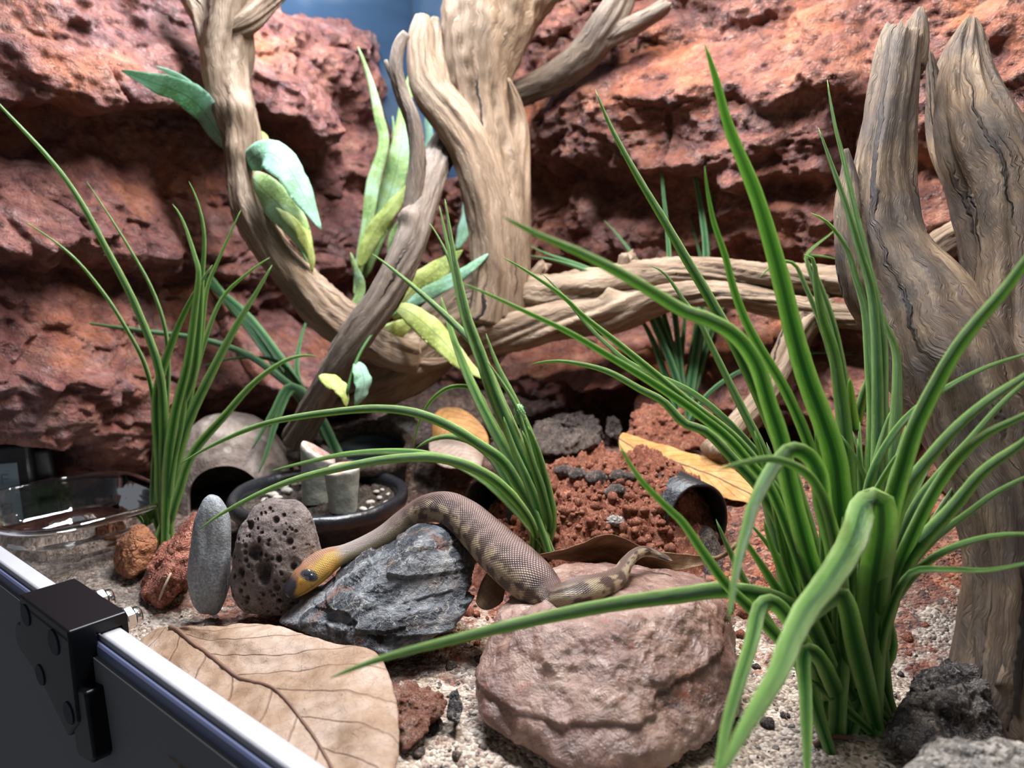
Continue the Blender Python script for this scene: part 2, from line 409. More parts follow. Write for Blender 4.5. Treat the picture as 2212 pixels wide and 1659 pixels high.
def m_wood(name, dark, mid, light, grey=0.0, rough_pat=1.0):
    t = NT(name); uv = t.uv()
    w = t.mix(0.012, uv, t.noise(uv, 45, 3))
    g1 = t.noise(t.map(w, (330, 13, 1)), 1.0, 6, 0.62); g2 = t.noise(t.map(w, (900, 40, 1)), 1.0, 4, 0.6)
    lo = t.noise(t.map(uv, (60, 22, 1)), 1.0, 4, 0.55)
    c = t.ramp(t.math('ADD', t.math('MULTIPLY', g1, 0.5), t.math('MULTIPLY', lo, 0.5)), [(0.32, dark), (0.48, mid), (0.66, light)])
    c = t.mix(t.ramp(g2, [(0.3, 0.35), (0.55, 0.0)]), c, tuple(x * 0.5 for x in dark))
    crk = t.ramp(t.noise(t.map(w, (190, 7, 1), (3, 5, 0)), 1.0, 3, 0.5), [(0.30 * rough_pat, 1.0), (0.36 * rough_pat, 0.0)])
    c = t.mix(crk, c, (0.018, 0.014, 0.011))
    if grey: c = t.mix(t.ramp(t.noise(uv, 35, 5, 0.65), [(0.40, 0.0), (0.62, grey)]), c, (0.065, 0.055, 0.052))
    h = t.math('SUBTRACT', t.math('ADD', g1, t.math('MULTIPLY', g2, 0.35)), t.math('MULTIPLY', crk, 0.8))
    return t.done(t.bsdf(c, 0.72, t.bump(h, 0.0022, 0.85), 0.3))
M_WOOD = m_wood('pale_driftwood', (0.110, 0.070, 0.044), (0.215, 0.147, 0.095), (0.37, 0.28, 0.20))
M_WOODG = m_wood('grey_driftwood', (0.090, 0.064, 0.048), (0.170, 0.128, 0.097), (0.30, 0.245, 0.20), 0.35)
M_STUMP = m_wood('weathered_stump_wood', (0.055, 0.036, 0.025), (0.155, 0.105, 0.068), (0.36, 0.265, 0.17), 0.75, 1.12)

def m_blade(name, dark, mid, edge, trans=0.35):
    t = NT(name); uv = t.sep(t.uv()); r = t.rnd(); o = t.obj()
    x = t.math('ABSOLUTE', t.math('SUBTRACT', uv[0], 0.5))
    jag = t.math('MULTIPLY', t.math('SUBTRACT', t.noise(t.map(t.uv(), (3, 90, 1)), 1.0, 3), 0.5), 0.14)
    body = t.mix(t.math('MULTIPLY', t.noise(t.map(t.uv(), (40, 3, 1)), 1.0, 3), 0.9), mid, dark)
    body = t.mix(t.math('MULTIPLY', r, 0.55), body, t.mix(0.5, mid, edge))
    rib = t.ramp(x, [(0.06, 1.0), (0.16, 0.0)]); body = t.mix(t.math('MULTIPLY', rib, 0.85), body, dark)
    ed = t.ramp(t.math('ADD', x, jag), [(0.20, 0.0), (0.36, 0.7), (0.43, 1.0)])
    c = t.mix(t.math('MULTIPLY', ed, 0.9), body, edge)
    tip = t.ramp(uv[1], [(0.55, 0.0), (0.98, 0.8)]); c = t.mix(t.math('MULTIPLY', tip, 0.8), c, tuple(0.45 * a + 0.55 * b for a, b in zip(mid, edge)))
    h = t.math('ADD', t.noise(t.map(t.uv(), (60, 6, 1)), 1.0, 3), t.math('MULTIPLY', t.noise(t.map(t.uv(), (4, 130, 1)), 1.0, 2), 0.3))
    p = t.bsdf(c, 0.36, t.bump(h, 0.0009, 0.9), 0.5)
    tr = t.node('ShaderNodeBsdfTranslucent'); t.put(tr.inputs[0], t.mix(0.35, c, (0.55, 0.9, 0.10), 'MULTIPLY') if False else c)
    ms = t.node('ShaderNodeMixShader'); ms.inputs[0].default_value = trans; t.t.links.new(p, ms.inputs[1]); t.t.links.new(tr.outputs[0], ms.inputs[2])
    return t.done(ms.outputs[0])
M_BLADE = m_blade('bright_grass', (0.022, 0.150, 0.032), (0.155, 0.48, 0.045), (0.58, 0.80, 0.30), 0.42)
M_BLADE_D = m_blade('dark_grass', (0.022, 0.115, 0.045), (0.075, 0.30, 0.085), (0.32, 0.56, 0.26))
def m_broad(name, a, b, c0):
    t = NT(name); uv = t.sep(t.uv()); o = t.obj()
    n = t.noise(o, 42, 5, 0.6); c = t.ramp(n, [(0.36, a), (0.50, b), (0.66, c0)])
    sp = t.ramp(t.noise(o, 520, 2), [(0.52, 0.0), (0.62, 0.55)]); c = t.mix(sp, c, tuple(x * 1.35 for x in b))
    x = t.math('ABSOLUTE', t.math('SUBTRACT', uv[0], 0.5)); c = t.mix(t.ramp(x, [(0.012, 0.55), (0.03, 0.0)]), c, tuple(x * 0.55 for x in a))
    p = t.bsdf(c, 0.6, t.bump(t.noise(o, 300, 4), 0.0008, 0.6), 0.3)
    tr = t.node('ShaderNodeBsdfTranslucent'); t.put(tr.inputs[0], c)
    ms = t.node('ShaderNodeMixShader'); ms.inputs[0].default_value = 0.35; t.t.links.new(p, ms.inputs[1]); t.t.links.new(tr.outputs[0], ms.inputs[2])
    return t.done(ms.outputs[0])
M_LEAFG = m_broad('pale_green_fabric_leaf', (0.20, 0.33, 0.12), (0.36, 0.50, 0.19), (0.50, 0.72, 0.50))
M_LEAFM = m_broad('mint_green_fabric_leaf', (0.19, 0.36, 0.20), (0.27, 0.48, 0.33), (0.40, 0.62, 0.52))
M_LEAFY = m_broad('yellow_green_fabric_leaf', (0.24, 0.31, 0.075), (0.43, 0.50, 0.14), (0.62, 0.70, 0.32))
M_STEMG = plain('green_stem', (0.05, 0.13, 0.03), 0.5)

def m_dry(name, base, dark, light, vein, nv=7.0):
    t = NT(name); uvv = t.uv(); uv = t.sep(uvv); o = t.obj()
    wob = t.math('MULTIPLY', t.math('SUBTRACT', t.noise(t.map(uvv, (3, 3, 1)), 1.0, 3), 0.5), 0.05)
    x = t.math('ABSOLUTE', t.math('SUBTRACT', uv[0], 0.5))
    c = t.ramp(t.noise(o, 42, 6, 0.62, 0.4), [(0.30, dark), (0.48, base), (0.68, light)])
    c = t.mix(t.ramp(t.noise(t.map(o, loc=(5, 2, 1)), 420, 3, 0.7), [(0.66, 0.0), (0.72, 0.7)]), c, tuple(v * 0.45 for v in vein))
    ph = t.math('FRACT', t.math('ADD', t.math('SUBTRACT', t.math('MULTIPLY', uv[1], nv), t.math('MULTIPLY', t.math('POWER', x, 0.8), nv * 0.42)), t.math('ADD', t.math('MULTIPLY', wob, nv), 10.0)))
    lat = t.ramp(t.math('ABSOLUTE', t.math('SUBTRACT', ph, 0.5)), [(0.012, 1.0), (0.045, 0.0)])
    net = t.ramp(t.voronoi(t.mix(0.02, o, t.noise(o, 150, 3)), 130, 'DISTANCE_TO_EDGE'), [(0.0, 1.0), (0.05, 0.0)])
    c = t.mix(t.math('MULTIPLY', net, 0.16), c, vein)
    c = t.mix(t.math('MULTIPLY', lat, 0.55), c, vein)
    h = t.math('ADD', t.math('MULTIPLY', lat, -0.5), t.math('ADD', t.noise(o, 110, 5, 0.6), t.math('MULTIPLY', net, -0.12)))
    p = t.bsdf(c, 0.62, t.bump(h, 0.0011, 0.7), 0.3)
    tr = t.node('ShaderNodeBsdfTranslucent'); t.put(tr.inputs[0], c)
    ms = t.node('ShaderNodeMixShader'); ms.inputs[0].default_value = 0.15; t.t.links.new(p, ms.inputs[1]); t.t.links.new(tr.outputs[0], ms.inputs[2])
    return t.done(ms.outputs[0])
M_DRYTAN = m_dry('dry_tan_leaf', (0.31, 0.205, 0.135), (0.195, 0.112, 0.064), (0.44, 0.335, 0.265), (0.14, 0.072, 0.042))
M_DRYORANGE = m_dry('dry_orange_leaf', (0.44, 0.215, 0.06), (0.25, 0.115, 0.04), (0.55, 0.33, 0.13), (0.20, 0.085, 0.03), 9)
M_DRYBROWN = m_dry('dry_brown_leaf', (0.20, 0.115, 0.062), (0.115, 0.06, 0.034), (0.37, 0.24, 0.14), (0.07, 0.035, 0.02), 9)
M_DRYGREY = m_dry('dry_greyish_leaf', (0.36, 0.27, 0.215), (0.26, 0.18, 0.14), (0.46, 0.37, 0.31), (0.17, 0.11, 0.08), 9)
M_MIDRIB = plain('leaf_midrib', (0.13, 0.066, 0.04), 0.6)

def m_snake():
    t = NT('snake_skin'); uv = t.sep(t.uv())
    col = t.attr('col')
    a = t.math('MULTIPLY', uv[0], 50.0 * math.pi); b = t.math('MULTIPLY', uv[1], math.pi / 0.00170)
    s1 = t.math('ABSOLUTE', t.math('SINE', t.math('ADD', a, b))); s2 = t.math('ABSOLUTE', t.math('SINE', t.math('SUBTRACT', a, b)))
    h = t.math('POWER', t.math('MULTIPLY', s1, s2), 0.45)
    k = t.attr('scale', True)
    edge = t.math('MULTIPLY', t.ramp(h, [(0.10, 1.0), (0.55, 0.0)]), k)
    c = t.mix(t.math('MULTIPLY', edge, 0.8), col, t.mix(0.80, col, (0.03, 0.02, 0.02)))
    c = t.mix(t.math('MULTIPLY', t.math('MULTIPLY', t.ramp(h, [(0.7, 0.0), (1.0, 1.0)]), k), 0.06), c, (0.50, 0.44, 0.44))  # faint pale highlight painted into the middle of each scale
    n = t.node('ShaderNodeBump'); t.put(n.inputs['Height'], t.math('MULTIPLY', h, k)); n.inputs['Distance'].default_value = 0.00035; n.inputs['Strength'].default_value = 0.8
    return t.done(t.bsdf(c, 0.34, n.outputs[0], 0.5))
M_SNAKE = m_snake()
M_EYE = plain('snake_eye', (0.018, 0.02, 0.026), 0.12, 0.7)
M_SCUTE = plain('dark_head_scale', (0.035, 0.036, 0.045), 0.22, 0.6)

M_BLACKPOT = plain('black_plastic_pot', (0.012, 0.013, 0.016), 0.32, 0.5, bumps=(220, 0.0006))
M_BLACK = plain('black_plastic', (0.003, 0.0035, 0.005), 0.34, 0.3)
M_BLACKDISC = plain('black_plastic_inset', (0.010, 0.013, 0.022), 0.55, 0.4)
M_DARKTUBE = plain('worn_black_plastic', (0.014, 0.014, 0.016), 0.42, 0.45, bumps=(180, 0.0012), var=0.5)
M_CHROME = plain('chrome', (0.72, 0.74, 0.78), 0.14, 0.5, 1.0)
M_RIVET = plain('dull_steel', (0.42, 0.41, 0.38), 0.5, 0.5, 0.3)
M_RAIL = plain('white_rail', (0.40, 0.40, 0.43), 0.42, 0.4, bumps=(60, 0.0005), var=0.10)
M_RAILSHADE = plain('blue_grey_rail_shading', (0.16, 0.18, 0.30), 0.4)  # bluish shading below the white rail top, put into the colour
M_FASCIA = plain('dark_fascia', (0.170, 0.175, 0.180), 0.6, 0.2)
M_TEAL = plain('teal_glazed_pot', (0.008, 0.020, 0.032), 0.5, 0.5, bumps=(120, 0.001), var=0.5)
M_LCD = plain('lcd_screen', (0.105, 0.145, 0.165), 0.3, 0.4)
M_LCDINK = plain('lcd_digits', (0.028, 0.042, 0.058), 0.4)
def m_glass():
    t = NT('clear_glass')
    b = t.node('ShaderNodeBsdfPrincipled'); b.inputs['Base Color'].default_value = (0.97, 0.985, 1, 1); b.inputs['Roughness'].default_value = 0.015
    b.inputs['Transmission Weight'].default_value = 1.0; b.inputs['IOR'].default_value = 1.47
    return t.done(b.outputs[0])
M_GLASS = m_glass()
def m_dome():
    t = NT('stone_coloured_hide'); o = t.obj()
    c = t.ramp(t.noise(o, 55, 5, 0.6), [(0.35, (0.155, 0.118, 0.098)), (0.52, (0.245, 0.195, 0.165)), (0.7, (0.37, 0.31, 0.27))])
    c = t.mix(t.ramp(t.voronoi(o, 75), [(0.20, 0.55), (0.27, 0.0)]), c, (0.42, 0.36, 0.31))
    return t.done(t.bsdf(c, 0.75, t.bump(t.noise(o, 130, 6, 0.65), 0.0018), 0.3))
M_DOME = m_dome()
def m_succ():
    t = NT('grey_green_succulent'); o = t.obj(); top = t.attr('top', True)
    c = t.ramp(t.noise(o, 160, 4), [(0.3, (0.25, 0.265, 0.225)), (0.7, (0.40, 0.42, 0.375))])
    z = t.sep(o)[2]
    c = t.mix(t.ramp(t.math('MULTIPLY', z, 28.0), [(0.1, 0.75), (0.75, 0.0)]), c, (0.165, 0.19, 0.105))
    pk = t.mix(t.ramp(t.noise(o, 260, 4, 0.65), [(0.4, 0.0), (0.6, 1.0)]), (0.60, 0.47, 0.41), (0.58, 0.25, 0.17))
    c = t.mix(top, c, pk)
    return t.done(t.bsdf(c, 0.5, t.bump(t.noise(o, 500, 3), 0.0003), 0.35, Subsurface_Weight=0.0))
M_SUCC = m_succ()
M_SHARD = plain('pale_grit', (0.40, 0.36, 0.31), 0.7, 0.3, var=0.35)
M_STRAW = plain('dry_straw', (0.36, 0.29, 0.20), 0.7, 0.2)
# ------------------------------------------------------------------ floor
def ground(x, y):
    x = np.asarray(x, float); y = np.asarray(y, float)
    v = x * VX[0] + y * VX[1]; u = x * UX[0] + y * UX[1]
    P = np.stack([x, y, 0 * x], -1).reshape(-1, 3)
    h = 0.040 * sst(0.33, 0.50, v) * sst(-0.25, 0.15, u) + 0.012 * sst(0.30, 0.46, v) * (1 - sst(-0.25, 0.15, u))
    n = fbm(P * 14, 3).reshape(x.shape) * 0.0035 + fbm(P * 70, 4).reshape(x.shape) * 0.0016
    return h + n
def gz(p): return float(ground(np.array([p[0]]), np.array([p[1]]))[0])
def on_ground(px, py):
    z = 0.0
    for _ in range(6): p = G(px, py, z); z = gz(p)
    return G(px, py, z)
us = np.arange(-0.55, UC + 0.01, 0.0021); vs = np.arange(0.128, VC + 0.01, 0.0021)
Ug, Vg = np.meshgrid(us, vs)
X = UX[0] * Ug + VX[0] * Vg; Y = UX[1] * Ug + VX[1] * Vg
Z = ground(X, Y)
P3 = np.stack([X, Y, Z], -1).reshape(-1, 3)
cl = fbm(P3 * 45 + 5, 4) * 0.5 + 0.5
redm = sst(0.27, 0.40, Vg.ravel() - 0.075 * (1 - sst(0.02, 0.20, Ug.ravel())) + 0.06 * fbm(P3 * 9, 3))
darkm = sst(0.33, 0.44, Ug.ravel() + 0.04 * fbm(P3 * 20, 3))
redm = np.clip(redm * 0.9 + 0.10 + 0.42 * sst(0.12, 0.36, Ug.ravel()) * sst(0.15, 0.22, Vg.ravel()) + 0.16 * sst(0.0, 0.14, Ug.ravel()), 0, 1)
lump = np.clip(fbm(P3 * 130, 4), 0, 1) * 0.0042 * redm + np.clip(fbm(P3 * 260 + 3, 3), 0, 1) * 0.0012
P3[:, 2] += lump
floor = mk('floor', P3, grid_faces(len(vs), len(us)), M_GROUND, origin=(0, 0, 0), cols={'red': redm, 'dark': darkm})
tag(floor, kind='structure')

# ------------------------------------------------------------------ rock walls
def ledge_profile(t, hu, hl, pw):
    up = np.clip(1 - t / hu, 0, 1) ** pw
    dn = 1 - sst(0, 1, -t / hl)
    return np.where(t > 0, up, dn)
def smax(a, b, k=0.010):
    h = np.clip(0.5 + 0.5 * (a - b) / k, 0, 1); return b * (1 - h) + a * h + k * h * (1 - h)
def cliff(name, side, smax_len, ledges, cutfun, mat, seed):
    res = 0.00155
    s = np.arange(0.0, smax_len, res); z = np.arange(-0.01, 0.50, res)
    S, Z = np.meshgrid(s, z); S = S.ravel(); Z = Z.ravel()
    N3 = np.stack([S, Z, np.full_like(S, seed)], -1)
    warpS = S + 0.016 * fbm(N3 * 13, 3); warpZ = Z + 0.012 * fbm(N3 * 13 + 40, 3) + 0.004 * fbm(N3 * 60, 2)
    d = np.full_like(S, 0.012) + 0.012 * fbm(N3 * 8 + 3, 3)
    for L in ledges:
        pts = np.array([(on_left if side == 'L' else on_back)(px, py, L['p']) for px, py in L['pts']])
        ps = (VC - pts @ VX) if side == 'L' else (UC - pts @ UX)
        od = np.argsort(ps); ps = ps[od]; pz = pts[od, 2]
        zb = np.interp(warpS, ps, pz); t = warpZ - zb
        e0, e1 = L.get('ends', (0.03, 0.03))
        m = sst(ps[0] - e0, ps[0] + e0 * 0.2, warpS) * (1 - sst(ps[-1] - e1 * 0.2, ps[-1] + e1, warpS))
        block = 1 + L.get('blk', 0.18) * fbm(np.stack([warpS * 11, Z * 5, np.full_like(S, seed + 5)], -1), 2)
        c = L['p'] * m * block * ledge_profile(t, L['hu'], L['hl'], L.get('pw', 0.8))
        d = smax(d, c)
    # blocky fractures, strata, crumbly faces
    b1, b2, cid = voro(np.stack([warpS * 17, warpZ * 27, np.full_like(S, seed)], -1))
    d += (cid - 0.5) * 0.009 * sst(0.0, 0.12, b2 - b1) - 0.0025 * (1 - sst(0.0, 0.10, b2 - b1))
    b1, b2, cid = voro(np.stack([S * 48 + 0.5 * fbm(N3 * 30, 2), Z * 66, np.full_like(S, seed + 2)], -1))
    d += (cid - 0.5) * 0.003 * sst(0.0, 0.15, b2 - b1) - 0.0006 * (1 - sst(0.0, 0.12, b2 - b1))
    d += 0.010 * fbm(N3 * 24 + 11, 3) + 0.0050 * fbm(N3 * 60, 5, 2.1, 0.55) + 0.0028 * ridged(np.stack([S * 40, Z * 110, np.full_like(S, seed)], -1), 3) * 0.6
    d = np.maximum(d, 0.003)
    base = (T(UC, VC) - S[:, None] * VX) if side == 'L' else (T(UC, VC) - S[:, None] * UX)
    nin = -UX if side == 'L' else -VX
    P = base + Z[:, None] * np.array([0, 0, 1.0])
    px, py, _ = to_px(P + nin * 0.02)
    g = cutfun(px, py)                                              # > 0 keeps; the rim of the panel turns back to the tank wall
    gn = g + 14 * fbm(N3 * 50, 3)
    d = d * sst(-4, 46, gn) ** 0.6
    if side == 'L': d = np.minimum(d, 0.006 + 0.1 * np.maximum(sst(110, 160, px), 1 - sst(890, 940, py)))
    P = P + nin * d[:, None]
    P[:, 2] -= 0.22 * np.clip(d - 0.02, 0, None)                     # ledges sag, so their undersides hang over
    faces = grid_faces(len(z), len(s))
    keep = gn > 0
    faces = faces[keep[faces].all(1)]
    used = np.unique(faces); remap = -np.ones(len(P), int); remap[used] = np.arange(len(used))
    return tag(mk(name, P[used], remap[faces], mat, origin=T(UC, VC)), kind='structure')

def cut_left(px, py):
    ytop = np.interp(px, [560, 600, 640, 700, 760, 830], [-300, 2, 16, 26, 34, 62])
    xr = np.interp(py, [40, 60, 150, 250, 300, 370, 400], [820, 836, 852, 862, 885, 950, 2000])
    return np.minimum(py - ytop, xr - px)
def cut_back(px, py):
    xl = np.interp(py, [0, 240, 275, 360, 385, 400], [1015, 1010, 972, 985, 960, -999])
    return px - xl
LEFT = [
    dict(pts=[(-150, 60), (0, 20), (120, 40), (200, 30)], p=0.050, hu=0.10, hl=0.030, pw=0.5),
    dict(pts=[(270, 60), (330, 70), (420, 95), (480, 95)], p=0.035, hu=0.07, hl=0.03, pw=0.6),
    dict(pts=[(-200, 160), (60, 145), (180, 190), (300, 170), (420, 190), (560, 180), (650, 215), (735, 285)], p=0.072, hu=0.075, hl=0.022, pw=0.55, ends=(0.05, 0.03)),
    dict(pts=[(560, 90), (640, 120), (720, 140), (820, 200)], p=0.030, hu=0.08, hl=0.05, pw=0.5),
    dict(pts=[(-150, 470), (60, 480), (160, 455), (250, 480), (385, 505)], p=0.070, hu=0.045, hl=0.065, pw=0.6, ends=(0.05, 0.012)),
    dict(pts=[(170, 430), (230, 418), (310, 440)], p=0.048, hu=0.035, hl=0.05),
    dict(pts=[(420, 540), (500, 560), (600, 570), (700, 540), (780, 560)], p=0.042, hu=0.075, hl=0.055, pw=0.7),
    dict(pts=[(460, 650), (560, 660), (640, 640), (760, 640)], p=0.036, hu=0.05, hl=0.04),
    dict(pts=[(-150, 800), (0, 805), (150, 790), (300, 800), (420, 800), (560, 780), (700, 800), (800, 815)], p=0.085, hu=0.045, hl=0.075, pw=0.6),
    dict(pts=[(-150, 900), (60, 900), (250, 890), (370, 900)], p=0.078, hu=0.10, hl=0.09, pw=0.3, ends=(0.05, 0.02)),
    dict(pts=[(790, 360), (850, 420), (900, 440)], p=0.030, hu=0.06, hl=0.06),
    dict(pts=[(760, 500), (830, 520), (930, 560)], p=0.038, hu=0.05, hl=0.06),
]
BACK = [
    dict(pts=[(1080, 20), (1200, 30), (1330, -10), (1500, -30), (1700, -40)], p=0.022, hu=0.10, hl=0.06, pw=0.5),
    dict(pts=[(1060, 270), (1130, 255), (1250, 195), (1400, 180), (1500, 150), (1620, 150), (1740, 120), (1850, 140)], p=0.064, hu=0.040, hl=0.060, pw=0.9, ends=(0.03, 0.02)),
    dict(pts=[(1110, 300), (1250, 290), (1400, 300), (1560, 290), (1700, 240), (1800, 230)], p=0.058, hu=0.08, hl=0.050, pw=0.4),
    dict(pts=[(1225, 420), (1260, 430)], p=0.045, hu=0.05, hl=0.06, ends=(0.012, 0.012)),
    dict(pts=[(1560, 360), (1680, 345), (1800, 330)], p=0.055, hu=0.05, hl=0.03),
    dict(pts=[(1540, 450), (1640, 440), (1720, 430), (1830, 420)], p=0.040, hu=0.04, hl=0.03),
    dict(pts=[(1000, 540), (1150, 530), (1330, 520), (1500, 530), (1700, 520), (1900, 500)], p=0.036, hu=0.05, hl=0.05),
    dict(pts=[(1060, 745), (1100, 765), (1220, 770), (1330, 770), (1360, 760)], p=0.110, hu=0.028, hl=0.020, pw=0.5, ends=(0.03, 0.03), blk=0.05),
    dict(pts=[(1420, 700), (1520, 720), (1700, 720), (1900, 700)], p=0.060, hu=0.06, hl=0.05),
    dict(pts=[(1380, 840), (1460, 850), (1560, 840), (1760, 860), (1950, 880)], p=0.10, hu=0.05, hl=0.06, pw=0.6),
    dict(pts=[(1880, 200), (1960, 180), (2100, 240), (2300, 260)], p=0.055, hu=0.11, hl=0.10, pw=0.4),
    dict(pts=[(1900, 480), (2000, 470), (2100, 480), (2300, 500)], p=0.048, hu=0.08, hl=0.07),
    dict(pts=[(1950, 1080), (2050, 1100), (2200, 1120), (2400, 1100)], p=0.090, hu=0.10, hl=0.06, pw=0.5),
]
cliff('wall_left', 'L', 0.62, LEFT, cut_left, M_CLIFF_L, 1.7)
cliff('wall_back', 'B', 0.92, BACK, cut_back, M_CLIFF_B, 8.3)
b = MB()
for a0, a1 in ((T(UC + 0.006, VC - 0.63), T(UC + 0.006, VC + 0.006)), (T(UC + 0.006, VC + 0.006), T(UC - 0.95, VC + 0.006))):
    dv = nrm(a1 - a0); nv = np.array([dv[1], -dv[0], 0]); c = (a0 + a1) / 2 + np.array([0, 0, 0.25])
    vb, fb = box(c - nv * 0.003 * (1 if (c - nv) @ UX > 0 else 1), dv, nv, np.array([0, 0, 1.0]), np.linalg.norm(a1 - a0) / 2, 0.0025, 0.27)
    b.add(vb, fb)
tag(b.build('wall_corner', M_BLUE, origin=T(UC, VC), smooth=False), kind='structure')

# ------------------------------------------------------------------ front rail and the dark panel under it
RZ = 0.030
r_in = G(0, 1168, RZ) @ VX * 0.5 + G(690, 1659, RZ) @ VX * 0.5
RW = 0.0085
def extrude_u(name, prof, mat, u0, u1, bev=0.0):
    """prof: (v, z) outline of a closed section, swept along the rail"""
    n = len(prof); V = [T(u, p[0], p[1]) for u in (u0, u1) for p in prof]
    Fc = [[i, (i + 1) % n, n + (i + 1) % n, n + i] for i in range(n)] + [list(range(n))[::-1], list(range(n, 2 * n))]
    o = mk(name, V, Fc, mat, smooth=False); o.data.set_sharp_from_angle(angle=0.5)
    if bev: bevel(o, bev, 2)
    return tag(o, kind='structure')
U0, U1 = -0.40, UC
extrude_u('trim_1', [(r_in, RZ), (r_in, -0.01), (r_in - RW, -0.01), (r_in - RW, RZ)], M_RAIL, U0, U1, 0.0012)
extrude_u('trim_2', [(r_in - RW, RZ - 0.003), (r_in - RW, -0.012), (r_in - RW - 0.0022, -0.012), (r_in - RW - 0.0022, RZ - 0.0045), (r_in - RW - 0.0012, RZ - 0.003)], M_RAILSHADE, U0, U1, 0.0004)  # thin strip carrying the painted bluish shading of the rail's outer side
extrude_u('wall_front', [(r_in - RW - 0.0003, RZ - 0.0085), (r_in - RW - 0.0003, -0.16), (r_in - RW - 0.004, -0.16), (r_in - RW - 0.004, RZ - 0.0085)], M_FASCIA, U0, U1, 0.0004)
# ------------------------------------------------------------------ driftwood
def px_path(rows):
    """rows (px, py, depth, radius in px) -> x, y, z, radius in metres"""
    out = []
    for px, py, d, r in rows: out.append([*D(px, py, d), r * d / F])
    return np.array(out)
def limb(mb, rows, seed, flute=0.22, nseg=56, twist=20.0, cap=(True, True), knots=(), fl_freq=1.6, flat=1.0, raw=None, step=0.0024, jag=0.0):
    C = crom(px_path(rows) if raw is None else raw, step=step); P = C[:, :3]; R = np.maximum(C[:, 3], 0.0006)
    Tn, S, U = frames(P); n = len(P)
    L = np.append(0, np.cumsum(np.linalg.norm(np.diff(P, axis=0), axis=1)))
    th = np.linspace(0, 2 * math.pi, nseg, endpoint=False)
    TH, LL = np.meshgrid(th, L); tw = TH + LL * twist
    q = lambda f, lf, s: np.stack([np.cos(tw) * f + s, np.sin(tw) * f + seed, LL * lf], -1).reshape(-1, 3)
    k = 1 + flute * fbm(q(fl_freq, 9, 0), 2).reshape(TH.shape) + 0.10 * fbm(q(3.6, 14, 7), 3).reshape(TH.shape)
    gr = np.clip(fbm(q(3.0, 7, 13), 2).reshape(TH.shape) - 0.32, 0, 1)
    k -= 0.55 * gr                                                   # deep splits along the grain
    k += 0.030 * fbm(q(9, 16, 3), 2).reshape(TH.shape)
    for l, a, w, h in knots:
        da = np.angle(np.exp(1j * (TH - a))) * R.mean(); dl = LL - l * L[-1]
        k += h * np.exp(-(da ** 2 + dl ** 2) / w ** 2)
    rr = R[:, None] * k
    V = P[:, None] + rr[..., None] * (np.cos(TH)[..., None] * S[:, None] * flat + np.sin(TH)[..., None] * U[:, None])
    if jag:
        e = sst(L[-1] - jag, L[-1], LL) * jag * 0.8 * fbm(np.stack([np.cos(TH) * 2.2, np.sin(TH) * 2.2, 0 * TH + seed], -1).reshape(-1, 3), 3).reshape(TH.shape)
        V = V + e[..., None] * Tn[:, None]
    V = V.reshape(-1, 3); Fc = grid_faces(n, nseg, True).tolist()
    uv = grid_uv(n, nseg, True, us=np.linspace(0, 2 * math.pi * R.mean(), nseg + 1), vs=L + seed * 0.37)
    for end, on in ((0, cap[0]), (n - 1, cap[1])):
        if on:
            c = len(V); sg = -1 if end == 0 else 1
            V = np.vstack([V, V[end * nseg:(end + 1) * nseg].mean(0) + sg * Tn[end] * R[end] * 0.3])
            for j in range(nseg):
                a, b2 = end * nseg + j, end * nseg + (j + 1) % nseg
                Fc.append([b2, a, c] if end == 0 else [a, b2, c])
                uv = np.vstack([uv, [[j * 0.0006, 0], [j * 0.0006 + 0.0006, 0], [j * 0.0006, 0.01]]])
    mb.add(V, Fc, uv)

m = MB()
# upright trunk and its split-off shoulder
limb(m, [(1100, -90, 0.612, 140), (1075, -20, 0.612, 118), (1055, 60, 0.612, 98), (1040, 150, 0.612, 74), (1043, 230, 0.612, 60), (1050, 300, 0.610, 58), (1066, 400, 0.607, 62), (1084, 500, 0.604, 55), (1090, 600, 0.602, 50), (1086, 690, 0.602, 48)], 1.0, 0.16, twist=-7)
limb(m, [(912, 36, 0.594, 16), (911, 70, 0.594, 28), (912, 130, 0.594, 34), (930, 195, 0.594, 42), (975, 255, 0.594, 46), (1022, 330, 0.594, 46), (1048, 420, 0.594, 48), (1060, 520, 0.594, 44), (1062, 620, 0.594, 44), (1050, 700, 0.594, 46)], 2.0, 0.16, twist=-4, jag=0)
limb(m, [(940, 40, 0.600, 9), (938, 90, 0.598, 18), (945, 150, 0.596, 22), (960, 215, 0.596, 26)], 2.6, 0.1)
limb(m, [(1095, 170, .600, 6), (1104, 215, .612, 20), (1110, 270, 0.622, 30), (1112, 380, 0.617, 34), (1118, 500, 0.612, 28), (1120, 600, 0.610, 24), (1118, 670, 0.606, 26)], 3.0, 0.14, twist=4)
# limbs reaching right along the ground
limb(m, [(1040, 690, .615, 40), (1110, 650, .612, 50), (1190, 640, .606, 48), (1290, 622, .596, 44), (1390, 600, .584, 36), (1500, 588, .566, 30), (1650, 596, .545, 32), (1800, 606, .525, 34), (1900, 604, .510, 32), (1990, 560, .497, 32), (2060, 515, .488, 36), (2130, 495, .480, 34)], 4.0, 0.22, twist=14)
limb(m, [(1020, 730, .600, 45), (1120, 712, .596, 44), (1240, 690, .590, 40), (1330, 680, .583, 40), (1400, 655, .576, 34), (1480, 640, .562, 28), (1580, 640, .548, 26), (1700, 662, .532, 27), (1800, 680, .518, 24), (1890, 690, .505, 22)], 5.0, 0.24, twist=-16, knots=((0.38, 1.5, 0.008, 0.5),))
